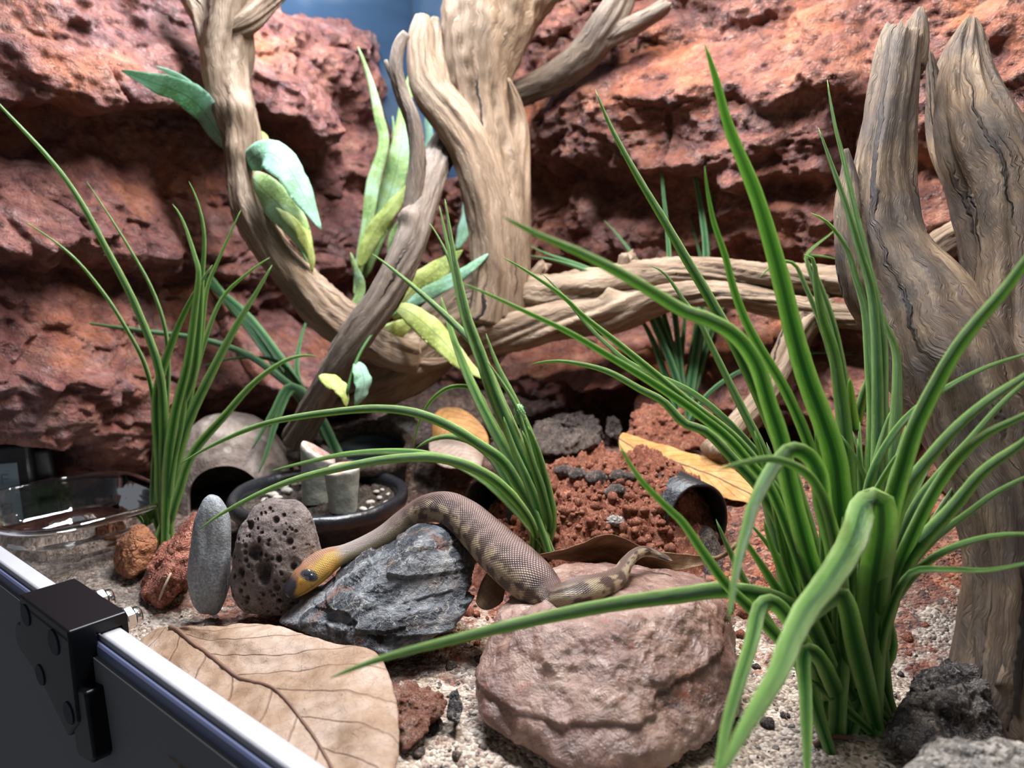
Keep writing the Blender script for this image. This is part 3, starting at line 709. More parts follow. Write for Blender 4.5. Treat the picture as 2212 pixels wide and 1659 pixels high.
# thick foot going left
limb(m, [(1110, 660, .615, 56), (1030, 690, .612, 66), (950, 740, .610, 58), (880, 790, .608, 60), (810, 830, .606, 50), (745, 858, .600, 36), (700, 880, .598, 22)], 6.0, 0.24, twist=8, knots=((0.45, 0.6, 0.012, 0.35),))
limb(m, [(1090, 610, .625, 46), (1020, 640, .625, 50), (960, 680, .622, 44), (880, 740, .620, 40), (820, 770, .628, 34), (770, 800, .62, 26)], 7.0, 0.25, twist=6)
limb(m, [(980, 770, .600, 10), (930, 785, .596, 17), (880, 780, .594, 20), (840, 765, .594, 20), (828, 748, .598, 14)], 7.5, 0.12)
# bent leg under the right limb, and stubs
limb(m, [(1790, 655, .528, 32), (1735, 700, .528, 34), (1700, 770, .528, 32), (1660, 850, .524, 30), (1600, 920, .520, 32), (1540, 985, .515, 36)], 8.0, 0.15, twist=5)
limb(m, [(1352, 620, .592, 24), (1354, 585, .590, 20), (1357, 552, .588, 17)], 9.0, 0.3, jag=0.008)
limb(m, [(1140, 615, .612, 22), (1160, 592, .610, 16), (1176, 570, .608, 13)], 9.5, 0.3, jag=0.006)
# the branch on the left and its two arms
limb(m, [(520, -60, 0.582, 62), (505, 10, 0.582, 54), (493, 70, 0.582, 52), (488, 140, 0.582, 50), (500, 215, 0.580, 46), (520, 290, 0.578, 38), (524, 370, 0.576, 34), (540, 450, 0.574, 38), (592, 540, 0.574, 38), (650, 612, 0.574, 42), (705, 668, 0.576, 46), (765, 712, 0.580, 46), (830, 752, 0.586, 44), (900, 770, 0.592, 40)], 10.0, 0.20, twist=10, knots=((0.32, -1.2, 0.010, 0.35), (0.40, -1.7, 0.010, 0.3), (0.55, 1.0, 0.012, 0.25)))
limb(m, [(385, -60, 0.588, 24), (415, -8, 0.586, 26), (440, 40, 0.584, 26), (460, 95, 0.582, 28), (478, 150, 0.582, 24)], 11.0, 0.2)
limb(m, [(610, -40, 0.582, 26), (570, 10, 0.578, 24), (535, 45, 0.574, 26), (500, 62, 0.574, 24), (462, 58, 0.576, 16), (446, 44, 0.580, 8)], 12.0, 0.14)
limb(m, [(528, 60, .588, 16), (534, 110, .586, 16), (528, 160, .588, 14), (505, 195, 0.574, 12)], 12.5, 0.1)
o = m.build('driftwood_branch', M_WOOD, origin=D(880, 880, .61))
tag(o, 'large pale tan driftwood with upright trunk and long limb across the middle', 'driftwood')

m = MB()
limb(m, [(640, 950, .570, 34), (690, 862, .552, 33), (755, 748, .538, 35), (830, 640, .538, 35), (884, 535, .548, 36), (914, 440, .566, 33), (938, 365, .592, 32), (972, 300, .625, 30), (1030, 250, .648, 27), (1100, 212, .652, 27), (1200, 166, .640, 32), (1268, 112, .628, 35), (1305, 60, .618, 36), (1335, 5, .610, 32), (1352, -50, .604, 28)], 21.0, 0.14, 48, twist=8, knots=((0.37, 0.3, 0.006, 0.5), (0.30, 2.7, 0.004, 0.5)))
limb(m, [(1300, 92, .620, 20), (1345, 66, .612, 21), (1395, 38, .604, 19), (1432, 14, .598, 17), (1440, 6, .597, 15)], 22.0, 0.16, 40, jag=0.006)
limb(m, [(885, 520, .552, 18), (890, 440, .555, 18), (902, 350, .555, 18), (893, 262, .553, 16), (868, 200, .552, 15), (856, 150, .550, 15), (862, 100, .550, 14), (878, 74, .550, 11)], 23.0, 0.14, 40)
limb(m, [(850, 170, .551, 7), (838, 145, .551, 6), (833, 130, .551, 4)], 24.0, 0.1, 20)
o = m.build('driftwood_branch', M_WOODG, origin=D(640, 950, .57))
tag(o, 'slender grey-brown driftwood branch leaning behind the black pot and crossing behind the trunk', 'driftwood')

m = MB()
limb(m, [(2140, 1720, .322, 120), (2140, 1600, .322, 112), (2170, 1480, .322, 105), (2185, 1350, .324, 92), (2190, 1220, .328, 88), (2165, 1080, .336, 98), (2115, 940, .348, 112), (2055, 800, .360, 122), (1988, 660, .372, 108), (1918, 530, .382, 80), (1902, 410, .388, 64), (1915, 280, .394, 55), (1930, 180, .399, 51), (1940, 110, .403, 47), (1948, 84, .405, 42)], 31.0, 0.20, 72, twist=2, flat=1.0, jag=0.012)
limb(m, [(1950, 150, 0.407, 40), (1968, 90, 0.409, 32), (1982, 45, 0.411, 18), (1988, 18, 0.413, 6)], 32.0, 0.22, 40, twist=2)
limb(m, [(1990, 800, .372, 40), (1930, 720, .376, 44), (1868, 620, .378, 42), (1842, 530, .380, 34), (1834, 440, .384, 28), (1832, 370, .386, 15), (1828, 322, .387, 5)], 33.0, 0.22, 40)
limb(m, [(2230, 1500, 0.317, 110), (2230, 1250, 0.331, 90), (2225, 1050, 0.346, 100), (2200, 860, 0.360, 100), (2185, 700, 0.376, 86), (2180, 560, 0.386, 84), (2155, 430, 0.396, 92), (2105, 310, 0.405, 86), (2080, 210, 0.413, 62), (2082, 130, 0.419, 44), (2092, 70, 0.422, 26), (2098, 42, 0.424, 10)], 34.0, 0.30, 72, twist=3, fl_freq=2.2)
limb(m, [(2215, 760, 0.370, 60), (2225, 560, 0.382, 66), (2200, 400, 0.392, 62), (2140, 260, 0.403, 50), (2110, 170, 0.411, 34), (2105, 100, 0.417, 18)], 35.0, 0.34, 56, twist=2, fl_freq=2.6)
limb(m, [(2110, 520, .412, 30), (2060, 380, .415, 26), (2030, 260, .417, 22), (2015, 160, .420, 13), (2008, 110, .42, 5)], 36.0, 0.22, 40)
limb(m, [(2160, 1580, 0.313, 60), (2140, 1480, 0.315, 42), (2125, 1400, 0.319, 26), (2110, 1330, 0.324, 14)], 37.0, 0.3, 40)
o = m.build('driftwood_stump', M_STUMP, origin=on_ground(2150, 1600))
tag(o, 'tall weathered forked driftwood stump behind the big grass clump', 'driftwood')
# ------------------------------------------------------------------ stones
def hull_planes(pts):
    bm = bmesh.new()
    for p in pts: bm.verts.new(p)
    bmesh.ops.convex_hull(bm, input=bm.verts); bm.normal_update()
    pl = [(np.array(f.normal[:]), float(np.dot(f.normal[:], f.verts[0].co[:]))) for f in bm.faces]
    bm.free(); return pl
def hull_rock(name, pts, mat, sub=6, p=14, noise=(), seed=0.0, origin=None, pits=0, parent=None):
    pts = np.array(pts); c = (pts.max(0) + pts.min(0)) / 2 * 0.5 + pts.mean(0) * 0.5
    pl = hull_planes(pts - c)
    Nn = np.array([a for a, d in pl]); dd = np.maximum(np.array([d for a, d in pl]), 0.001)
    V0, Fc = icos(sub)
    q = np.maximum(V0 @ Nn.T / dd, 1e-6)
    r = (q ** p).sum(1) ** (-1.0 / p)
    V = V0 * r[:, None]; size = np.abs(pts - c).max()
    # spread the points evenly over flat shapes, then add relief along the direction from the middle
    for kind, f, a in noise:
        W_ = V + c + seed
        if kind == 'f': d = fbm(W_ * f, 4)
        elif kind == 'r': d = ridged(W_ * f, 3)
        elif kind == 'v': b1, b2, cid = voro(W_ * f); d = (cid - 0.5) * 2 - 0.6 * (1 - sst(0, 0.10, b2 - b1))
        elif kind == 's': b1, b2, cid = voro(W_ * f * np.array([0.35, 0.35, 2.2])); d = (cid - 0.5) * 2
        else: d = np.clip(fbm(W_ * f, 4), 0, 1) * 2 - 0.3
        V = V + nrm(V) * (a * d)[:, None]
    cols = None
    return mk(name, V + c, Fc, mat, parent, origin)
def blob(pxs, back):
    """outline points (px, py, depth) plus the same pushed back along the ground"""
    P = [D(*p) for p in pxs]
    return P + [q + np.array([0, back, -0.002]) for q in P]

o = hull_rock('sandstone_rock', [D(*p) for p in [(1040, 1300, .335), (1165, 1200, .392), (1300, 1185, .405), (1420, 1192, .405), (1575, 1250, .388), (1625, 1335, .350), (1480, 1300, .320), (1330, 1325, .304), (1120, 1335, .312), (978, 1440, .318), (985, 1580, .296), (1080, 1665, .281), (1300, 1750, .266), (1500, 1700, .272), (1625, 1600, .296), (1655, 1440, .322)]] + [D(1200, 1212, .40) + np.array([0, 0.01, -.05]), D(1560, 1250, .39) + np.array([0, 0.01, -.05]), D(1020, 1440, .33) + np.array([0, .03, -.02])],
              M_BIGROCK, 7, 9, (('f', 20, .0046), ('r', 34, .0012), ('s', 30, .0011), ('f', 70, .0014), ('f', 150, .0007), ('f', 320, .0003)), 3.0)
tag(o, 'big rounded glossy reddish-brown sandstone rock under the tail of the snake', 'rock')
ROCK = o
o = hull_rock('banded_stone', [D(*p) for p in [(592, 1345, .384), (640, 1300, .392), (720, 1232, .398), (820, 1185, .400), (905, 1130, .396), (985, 1137, .394), (1052, 1205, .384), (1045, 1235, .374), (1010, 1320, .362), (958, 1378, .354), (830, 1418, .346), (720, 1392, .356), (610, 1352, .376), (900, 1170, .370), (760, 1290, .362)]] + [D(700, 1240, .42) + np.array([0, 0, -.03]), D(960, 1150, .42) + np.array([0, .0, -.04]), D(830, 1400, .35) + np.array([0, .02, -.02])],
              M_SLATE, 7, 26, (('s', 46, .0022), ('f', 45, .0016), ('s', 120, .0007), ('f', 330, .0003)), 1.0)
tag(o, 'angular grey stone with pale and dark bands under the neck of the snake', 'rock')

# pumice with real pits
V0, Fc = icos(7)
c = D(597, 1206, .405); R3 = np.array([91 * .405 / F, .017, 127 * .405 / F])
V = np.sign(V0) * np.abs(V0) ** 0.92
V = nrm(V) * (1 / (np.abs(nrm(V)) ** 2.4).sum(1) ** (1 / 2.4))[:, None] * R3
V = V + nrm(V0) * (0.0022 * fbm(V * 30 + 2, 3) + 0.0008 * fbm(V * 120, 4))[:, None]
rp = np.random.default_rng(5); pit = np.zeros(len(V))
cent = [(-.006, .006, .0052), (-.0008, -.002, .0062), (-.0005, -.006, .0044), (-.013, -.004, .003), (.006, -.010, .0026), (.010, .012, .0024), (.006, .004, .0022), (-.011, .018, .003), (.002, .022, .0024), (.013, .0, .0025), (-.009, -.017, .002)]
for k in range(150):
    cent.append((rp.uniform(-.02, .02), rp.uniform(-.028, .028), rp.uniform(.0006, .0016)))
for cx, cz, r_ in cent:
    d = np.hypot((V[:, 0] - cx) * 1.15, V[:, 2] - cz) / r_; f = (V[:, 1] < 0.004)
    g = (1 - sst(0.35, 1.0, d)) * f
    V = V + g[:, None] * np.array([0, 1.0, 0]) * min(r_ * 0.9, .0036); pit = np.maximum(pit, g)
ax, az = math.radians(-8), math.radians(3)
Rm = np.array(Matrix.Rotation(math.radians(-9), 3, 'X') @ Matrix.Rotation(math.radians(4), 3, 'Y'))
o = mk('pumice_stone', V @ Rm.T + c, Fc, M_PUMICE, cols={'pit': pit})
tag(o, 'upright egg-shaped grey-brown pumice stone full of holes beside the snake head', 'rock')

c = D(455, 1197, .405); R3 = np.array([42 * .405 / F, .0085, 129 * .405 / F])
V = nrm(V0) * (1 / (np.abs(V0) ** 2.5).sum(1) ** (1 / 2.5))[:, None]
V[:, 0] *= 1 - 0.10 * V[:, 2]; V = V * R3 + nrm(V0) * (0.0012 * fbm(V0 * 1.3 + 4, 2))[:, None]
Rm = np.array(Matrix.Rotation(math.radians(-10), 3, 'X') @ Matrix.Rotation(math.radians(1.5), 3, 'Y'))
tag(mk('river_pebble', V @ Rm.T + c, Fc, M_PEBBLE), 'tall smooth blue-grey pebble standing on end', 'rock')

o = hull_rock('red_stone', [D(*p) for p in [(298, 1270, .43), (330, 1215, .436), (385, 1140, .44), (428, 1098, .445), (432, 1180, .43), (418, 1260, .42), (350, 1318, .41), (305, 1290, .42), (360, 1240, .41)]] + [D(420, 1110, .47), D(330, 1230, .47), D(400, 1260, .46), D(340, 1320, .43)],
              M_REDSTONE, 6, 16, (('f', 60, .0025), ('v', 110, .0012), ('f', 200, .0009)), 5.0)
tag(o, 'rough rust-red stone leaning against the smooth grey pebble', 'rock')
o = hull_rock('ochre_clay_lump', [D(*p) for p in [(242, 1235, .455), (248, 1165, .46), (285, 1126, .465), (325, 1135, .465), (345, 1165, .46), (330, 1215, .455), (280, 1262, .445), (290, 1180, .445)]] + [D(300, 1140, .485), D(320, 1210, .485), D(260, 1220, .485)],
              M_CLAY, 6, 10, (('f', 70, .0022), ('f', 200, .0007)), 6.0)
tag(o, 'light ochre clay lump in front of the glass dish', 'rock')
o = hull_rock('sandy_clod', [D(*p) for p in [(832, 1600, .305), (828, 1480, .315), (880, 1465, .322), (940, 1490, .318), (962, 1520, .312), (930, 1580, .302), (870, 1630, .294), (880, 1520, .305)]] + [D(880, 1480, .335), D(950, 1520, .335), D(860, 1600, .32)],
              M_SANDYRED, 6, 12, (('f', 80, .0025), ('c', 240, .0012)), 7.0)
tag(o, 'red clod dusted with sand between the big tan leaf and the big rock', 'clod')
o = hull_rock('bark_chip', [D(*p) for p in [(963, 1550, .306), (970, 1500, .312), (990, 1486, .314), (1002, 1530, .308), (992, 1565, .302)]] + [D(980, 1500, .325), D(985, 1560, .318)],
              M_BARKSOIL, 5, 12, (('f', 160, .0012), ('f', 400, .0005)), 8.0)
tag(o, 'small dark bark chip leaning on the left side of the big rock', 'bark')
o = hull_rock('bark_lump', [D(*p) for p in [(1890, 1590, .30), (1960, 1500, .31), (2030, 1420, .318), (2090, 1404, .322), (2150, 1440, .318), (2185, 1520, .31), (2190, 1620, .295), (2050, 1640, .285), (1920, 1630, .288), (2060, 1500, .295)]] + [D(2000, 1480, .345), D(2150, 1480, .34), D(2100, 1640, .31)],
              M_BARKSOIL, 6, 10, (('f', 60, .0045), ('f', 160, .0022), ('f', 400, .0008)), 9.0)
tag(o, 'dark crumbly bark lump at the foot of the tall stump', 'bark')
o = hull_rock('pale_stone', [D(*p) for p in [(1930, 1690, .232), (1990, 1615, .240), (2110, 1590, .244), (2260, 1615, .242), (2300, 1760, .225), (2000, 1760, .222)]] + [D(2050, 1610, .275), D(2250, 1620, .275)],
              M_PALEROCK, 6, 8, (('f', 70, .0035), ('f', 220, .0014)), 10.0)
tag(o, 'pale crusty stone in the lower right corner', 'rock')
o = hull_rock('red_rock', [D(*p) for p in [(2025, 1260, .455), (2060, 1215, .47), (2130, 1190, .475), (2200, 1230, .46), (2180, 1330, .44), (2100, 1352, .435), (2050, 1320, .44)]] + [D(2080, 1220, .50), D(2150, 1320, .48)],
              M_REDSTONE, 6, 10, (('f', 50, .003), ('v', 90, .0010)), 11.0)
tag(o, 'smooth dull red rock half hidden behind the tall stump', 'rock')
o = hull_rock('orange_earth_clod', [D(*p) for p in [(1335, 965, .555), (1345, 905, .562), (1390, 866, .568), (1440, 868, .568), (1500, 900, .562), (1540, 960, .550), (1440, 1005, .538), (1360, 990, .545)]] + [D(1400, 880, .60), D(1500, 920, .59)],
              M_REDSOIL, 6, 9, (('f', 40, .005), ('c', 130, .0028), ('f', 300, .0008)), 12.0)
tag(o, 'tall orange-red earth clod beside the cave mouth', 'clod')
o = hull_rock('grey_soil_clod', [D(*p) for p in [(1128, 985, .575), (1150, 915, .59), (1200, 888, .60), (1270, 878, .60), (1300, 905, .595), (1308, 965, .58), (1240, 990, .57)]] + [D(1220, 900, .64), D(1290, 940, .63)],
              M_GREYSOIL, 6, 9, (('f', 45, .0045), ('c', 70, .0030), ('c', 220, .0012)), 13.0)
tag(o, 'large dark grey-brown soil clod in front of the black cave', 'clod')
o = hull_rock('grey_soil_clod', [D(*p) for p in [(1305, 945, .59), (1310, 905, .595), (1325, 895, .60), (1342, 905, .598), (1346, 945, .59)]] + [D(1325, 915, .615)],
              M_GREYSOIL, 5, 9, (('f', 110, .0015), ('c', 240, .0015)), 14.0)
tag(o, 'small grey soil clod wedged between the large grey clod and the orange clod', 'clod')
o = hull_rock('brown_soil_clod', [D(*p) for p in [(1050, 985, .56), (1065, 935, .57), (1110, 915, .575), (1150, 940, .57), (1150, 1000, .555), (1090, 1010, .55)]] + [D(1100, 930, .60)],
              M_GREYSOIL, 5, 9, (('f', 80, .003), ('c', 200, .002)), 15.0)
tag(o, 'brown soil clod behind the middle grass clump', 'clod')

# ------------------------------------------------------------------ red soil mound and the black tubes beside it
def hump(name, c, rx, ry, h, mat, rot=0.0, seed=0.0, amp=1.0, flat=0.25, n=170):
    a = np.linspace(-1.25, 1.25, n); A, B = np.meshgrid(a, a)
    rr = np.hypot(A, B); z = h * np.clip(1 - np.abs(rr) ** 2.2, -0.6, 1) ** 1 if False else h * (1 - sst(flat, 1.15, rr)) - 0.006 * sst(1.0, 1.25, rr)
    x = A * rx * math.cos(rot) - B * ry * math.sin(rot); y = A * rx * math.sin(rot) + B * ry * math.cos(rot)
    P = np.stack([x + c[0], y + c[1], 0 * x], -1).reshape(-1, 3)
    P[:, 2] = ground(P[:, 0], P[:, 1]) + z.ravel() - 0.001
    k = (1 - sst(1.0, 1.2, rr.ravel())) * amp
    Q = P + seed
    P[:, 2] += k * (0.004 * fbm(Q * 40, 3) + 0.0042 * np.clip(fbm(Q * 110, 4), -.15, 1) + 0.0022 * np.clip(fbm(Q * 300, 3), -.1, 1))
    for f_, a_ in ((120, .0042), (240, .0030), (420, .0014)):
        b1, b2, cid = voro((Q + .002 * np.stack([fbm(Q * 90, 2), fbm(Q * 90 + 7, 2), 0 * Q[:, 0]], -1)) * np.array([f_, f_, 0]) + 3); P[:, 2] += k * a_ * (.15 + cid) ** 1.5 * np.sqrt(np.clip(1 - b1 * 1.5, 0, 1))
    return mk(name, P, grid_faces(n, n), mat)
mc = D(1272, 1100, .478)
MOUND = hump('soil_mound', (mc[0], mc[1]), .078, .062, .038, M_REDSOIL, 0.05, 2.0, flat=.55, n=300)
tag(MOUND, 'mound of loose red soil behind the big rock', 'soil mound', kind='thing')

def tube_ring(name, c, axis, r, length, wall, mat, up=None, sx=1.0, sy=1.0, rim=0.0008):
    prof = [(r, 0), (r, length), (r - rim, length + rim), (r - wall + rim, length + rim), (r - wall, length), (r - wall, 0.0), (r, 0)]
    V, Fc, uv = lathe(prof, 72, c, axis, up, sx, sy)
    V = V + 0.0009 * np.stack([fbm(V * 60, 2), fbm(V * 60 + 9, 2), fbm(V * 60 + 5, 2)], -1)
    return mk(name, V, Fc, mat, uv=uv)
c = D(1507, 1126, .450); ax = nrm(np.array([.30, -.92, .02]))
o = tube_ring('plastic_tube', c - ax * .032, ax, .0212, .032, .0020, M_DARKTUBE, np.array([0, 0, 1.0]), 1.05, .95)
tag(o, 'black plastic tube half buried at the right end of the red soil mound', 'tube')
c = D(1050, 1112, .468); ax = nrm(np.array([-.72, -.70, .03]))
o = tube_ring('plastic_tube', c - ax * .034, ax, .0212, .034, .0020, M_DARKTUBE, np.array([0, 0, 1.0]), 1.05, .95)
tag(o, 'black plastic tube at the left end of the red soil mound behind the snake', 'tube')
hump('x', D(1522, 1200, .452), .010, .018, .016, M_GREYSOIL, 0, 5.0, 0.4, n=60)
o = bpy.data.objects['x']; o.name = 'soil_heap'; tag(o, 'little heap of crumbly soil inside the right-hand black tube', 'soil')

# ------------------------------------------------------------------ potted living stone plant
pc = D(690, 1062, .527); PR = 190 * .527 / F; zr = pc[2] + 0.001
root = thing('potted_succulent', 'round black plastic pot with two stubby grey-green succulent leaves behind the pumice stone', 'potted plant', (pc[0], pc[1], zr - .045))
base = np.array([pc[0], pc[1], zr - .045])
prof = [(0.0001, 0), (PR * .80, 0), (PR * .82, .001), (PR * .93, .034), (PR * .985, .036), (PR, .0385), (PR * 1.0, .0425), (PR * .975, .0448), (PR * .93, .0452), (PR * .885, .044), (PR * .865, .041), (PR * .86, .030), (PR * .85, .026), (0.0001, .026)]
V, Fc, uv = lathe(prof, 110, base)
V[:, 2] += 0.0007 * fbm(V * 40, 2)
mk('pot', V, Fc, M_BLACKPOT, root, uv=uv)
a = np.linspace(-1, 1, 130); A, B = np.meshgrid(a, a); q = np.hypot(A, B) + 1e-9; kk = np.maximum(np.abs(A), np.abs(B)) / q
x = A * kk * PR * .862; y = B * kk * PR * .862
P = np.stack([x + base[0], y + base[1], 0 * x + base[2] + .0355], -1).reshape(-1, 3)
P[:, 2] += .0035 * np.clip(fbm(P * 90, 4), -.2, 1) + .0034 * np.clip(fbm(P * 260, 3), 0, 1)
mk('soil', P, grid_faces(130, 130), M_POTSOIL, root)
def succ_leaf(p0, w, t, h, lean, slant, face):
    """stubby leaf: oval section, widening upward, cut flat and slanting on top"""
    n, k = 26, 56; th = np.linspace(0, 2 * math.pi, k, endpoint=False)
    zs = np.append(np.linspace(-.12, .93, n), [.965, .99, 1.0, 1.0, 1.0, 1.0]); sc = np.append(np.ones(n), [.975, .92, .84, .6, .3, .01])
    V, tp = [], []
    fx = np.array([math.cos(face), math.sin(face), 0]); fy = np.array([-fx[1], fx[0], 0])
    for z, s in zip(zs, sc):
        wid = w * (0.80 + .20 * min(z, 1)) * s; thk = t * (0.92 + .08 * z) * s
        cx = np.sign(np.cos(th)) * np.abs(np.cos(th)) ** .85; sy = np.sign(np.sin(th)) * np.abs(np.sin(th)) ** .85
        off = cx[:, None] * wid * fx + sy[:, None] * thk * fy
        zz = h * z + (slant[0] * cx * s + slant[1] * sy * s) * max(z, 0) ** 2
        V.append(p0 + off + lean * z * h + np.array([0, 0, 1.0]) * zz[:, None]); tp.append(np.full(k, 1.0 if s < .95 else 0.0))
    V = np.vstack(V); V = V + .0004 * np.stack([fbm(V * 120, 2), fbm(V * 120 + 3, 2), fbm(V * 150 + 8, 2)], -1)
    return V, grid_faces(len(zs), k, True), np.hstack(tp)
for (px, py, d, w, t, hpx, lean, slant, face) in ((682, 1072, .525, .0112, .0085, 100, np.array([.10, 0, 0]), (-.0075, .001), .15), (741, 1092, .506, .0113, .0085, 86, np.array([.02, 0, 0]), (.0015, .0015), .12)):
    p0 = D(px, py, d); V, Fc, tp = succ_leaf(p0, w, t, hpx * d / F, lean, slant, face)
    mk('leaf', V, Fc, M_SUCC, root, cols={'top': tp})
rg = np.random.default_rng(21)
GR = [(555, 1062, .013), (592, 1047, .009), (615, 1050, .010), (632, 1045, .008), (650, 1044, .008), (590, 1068, .012), (620, 1060, .013), (575, 1082, .011), (600, 1075, .010), (735, 1098, .016), (760, 1095, .010), (800, 1086, .011), (812, 1062, .007), (820, 1075, .008), (826, 1058, .006), (845, 1068, .007), (805, 1100, .010), (838, 1086, .010), (785, 1100, .009)]
for i, (px, py, s) in enumerate(GR):
    p = G(px, py, base[2] + .0375); s *= .30
    q = (p - base)[:2]; l = np.hypot(*q)
    if l > PR * .78: p[:2] = base[:2] + q / l * PR * .78
    V0, Fc = icos(3); ang = rg.uniform(0, 6.28)
    V = V0 * s * np.array([1.1, .8, .55]); V = V + nrm(V0) * (s * .22 * fbm(V * 260 + i, 2))[:, None]
    Rm = np.array(Matrix.Rotation(ang, 3, 'Z')); V = V @ Rm.T + p
    tag(mk('grit_stone', V, Fc, M_SHARD), 'small pale grit stone lying on the soil of the black pot', 'stone', 'pale grit in the black pot')

# ------------------------------------------------------------------ dome hide with a round doorway
dc = D(505, 1080, .605); dc[2] = gz(dc) - .006
def dome_mesh(rx, ry, rz, n, k, z0):
    V = []; ph = np.append([0.0], np.linspace(0, math.pi / 2 * .985, n)); th = np.linspace(0, 2 * math.pi, k, endpoint=False)
    PH, TH = np.meshgrid(ph, th, indexing='ij')
    P = np.stack([np.cos(PH) ** .85 * np.cos(TH) * rx, np.cos(PH) ** .85 * np.sin(TH) * ry, np.sin(PH) * rz], -1).reshape(-1, 3)
    P[:k, 2] = z0
    return P, grid_faces(n + 1, k, True).tolist() + [list(range(k))[::-1], list(range(n * k, (n + 1) * k))]
def boolean(o, cutters, op='DIFFERENCE'):
    for c in cutters:
        md = o.modifiers.new('cut', 'BOOLEAN'); md.operation = op; md.object = c; md.solver = 'EXACT'
    dg = bpy.context.evaluated_depsgraph_get(); me = bpy.data.meshes.new_from_object(o.evaluated_get(dg))
    o.modifiers.clear(); o.data = me
    for c in cutters: bpy.data.objects.remove(c)
    return o
P, Fc = dome_mesh(.0485, .046, .070, 44, 130, -.02); P = P + nrm(P) * (.0016 * fbm(P * 40, 3) + .0006 * fbm(P * 150, 3))[:, None]
o = mk('cave_hide', P + dc, Fc, M_DOME, origin=dc)
Pi, Fi = dome_mesh(.0435, .041, .064, 30, 90, -.03); ci = mk('inner', Pi + dc, Fi, None, origin=dc)
axd = nrm(np.array([.10, -1.0, 0]))
pr = arc_pts = [(.0255 * math.cos(a), .024 * math.sin(a) + .016) for a in np.linspace(0, math.pi, 40)] + [(-.0255, -.03), (.0255, -.03)]
sd = np.array([-axd[1], axd[0], 0]); nn = len(pr)
Vc = [dc + sd * (x + .004) + np.array([0, 0, z]) + axd * t for t in (0.005, .08) for x, z in pr]
cc = mk('door', Vc, [[i, (i + 1) % nn, nn + (i + 1) % nn, nn + i] for i in range(nn)] + [list(range(nn))[::-1], list(range(nn, 2 * nn))], None, origin=dc, smooth=False)
bm = bmesh.new(); bm.from_mesh(cc.data); bmesh.ops.recalc_face_normals(bm, faces=bm.faces); bm.to_mesh(cc.data); bm.free()
boolean(o, [ci, cc]); o.data.set_sharp_from_angle(angle=.8)
tag(o, 'stone-coloured dome hide with a round doorway behind the left grass clump', 'reptile hide')

# teal pot half hidden behind the black pot
tc_ = D(795, 1000, .605); tz = gz(tc_) - .004
V, Fc, uv = lathe([(.0001, 0), (.026, 0), (.0315, .034), (.034, .036), (.0335, .040), (.0295, .0405), (.0285, .034), (.027, .028), (.0001, .028)], 80, np.array([tc_[0], tc_[1], tz]), np.array([.05, -.25, 1.0]))
r2 = thing('glazed_pot', 'dark teal glazed pot with a crusty brown rim behind the black succulent pot', 'pot', (tc_[0], tc_[1], tz))
mk('pot', V, Fc, M_TEAL, r2, uv=uv)
V, Fc, uv = lathe([(.0352, .033), (.0362, .038), (.033, .0432), (.0285, .042), (.0275, .034), (.0352, .033)], 90, np.array([tc_[0], tc_[1], tz]), np.array([.05, -.25, 1.0]))
V = V + nrm(V - np.array([tc_[0], tc_[1], tz])) * (.0016 * fbm(V * 120, 4))[:, None]
mk('rim', V, Fc, M_GREYSOIL, r2, uv=uv)['label'] = 'crusty brown rim of the teal pot'
o = hull_rock('grey_soil_clod', [D(*p) for p in [(602, 1005, .60), (625, 955, .61), (680, 925, .62), (725, 930, .62), (735, 985, .60), (660, 1020, .59)]] + [D(690, 940, .65)], M_GREYSOIL, 6, 8, (('f', 60, .004), ('c', 150, .0025)), 16.0)
tag(o, 'grey lichen-crusted clod between the dome hide and the teal pot', 'clod')
o = hull_rock('pale_wood_scrap', [D(*p) for p in [(800, 905, .63), (840, 886, .63), (900, 895, .63), (912, 925, .62), (880, 945, .61), (830, 925, .62)]] + [D(860, 900, .66)], M_PALEROCK, 5, 8, (('f', 90, .003), ('f', 260, .001)), 17.0)
tag(o, 'pale wood scrap lying under the foot of the large driftwood', 'wood')

# ------------------------------------------------------------------ glass dish
du, dv_ = .530, .190
gzb = .0035; dish_c = T(du, dv_, gzb)
def rrect(hx, hy, r, n=24):
    out = []
    for (cx, cy, a0) in ((hx - r, hy - r, 0), (-hx + r, hy - r, 90), (-hx + r, -hy + r, 180), (hx - r, -hy + r, 270)):
        for t in np.linspace(0, 90, n): a = math.radians(a0 + t); out.append((cx + r * math.cos(a), cy + r * math.sin(a)))
    return np.array(out)
prof = [(-.0220, 0.0), (-.0130, 0), (-.0100, .0012), (-.0084, .0040), (-.0072, .0052), (-.0074, .0066), (-.0056, .0082), (-.0046, .0120), (-.0036, .0134), (-.0038, .0150), (-.0022, .0168), (-.0016, .0215), (.0002, .0228), (.0018, .0240), (.0020, .0258), (.0006, .0270), (-.0014, .0268), (-.0024, .0254), (-.0040, .0225), (-.0050, .0170), (-.0062, .0150), (-.0060, .0130), (-.0074, .0112), (-.0082, .0080), (-.0100, .0060), (-.0108, .0040), (-.0140, .0028), (-.0220, .0024)]
hx, hy = .056, .0505; rings = []
for off, z in prof:
    o2 = rrect(hx + off, hy + off, .036 + off * .9); rings.append(np.stack([o2[:, 0], o2[:, 1], np.full(len(o2), z)], -1))
k = len(rings[0]); Vl = np.vstack(rings); Vw = dish_c + Vl[:, :1] * UX + Vl[:, 1:2] * VX + Vl[:, 2:] * np.array([0, 0, 1.0])
fc = grid_faces(len(prof), k, True).tolist() + [list(range(k))[::-1], list(range((len(prof) - 1) * k, len(prof) * k))]
o = mk('glass_dish', Vw, fc, M_GLASS, origin=dish_c)
tag(o, 'clear glass water dish with rounded corners at the left edge', 'dish')

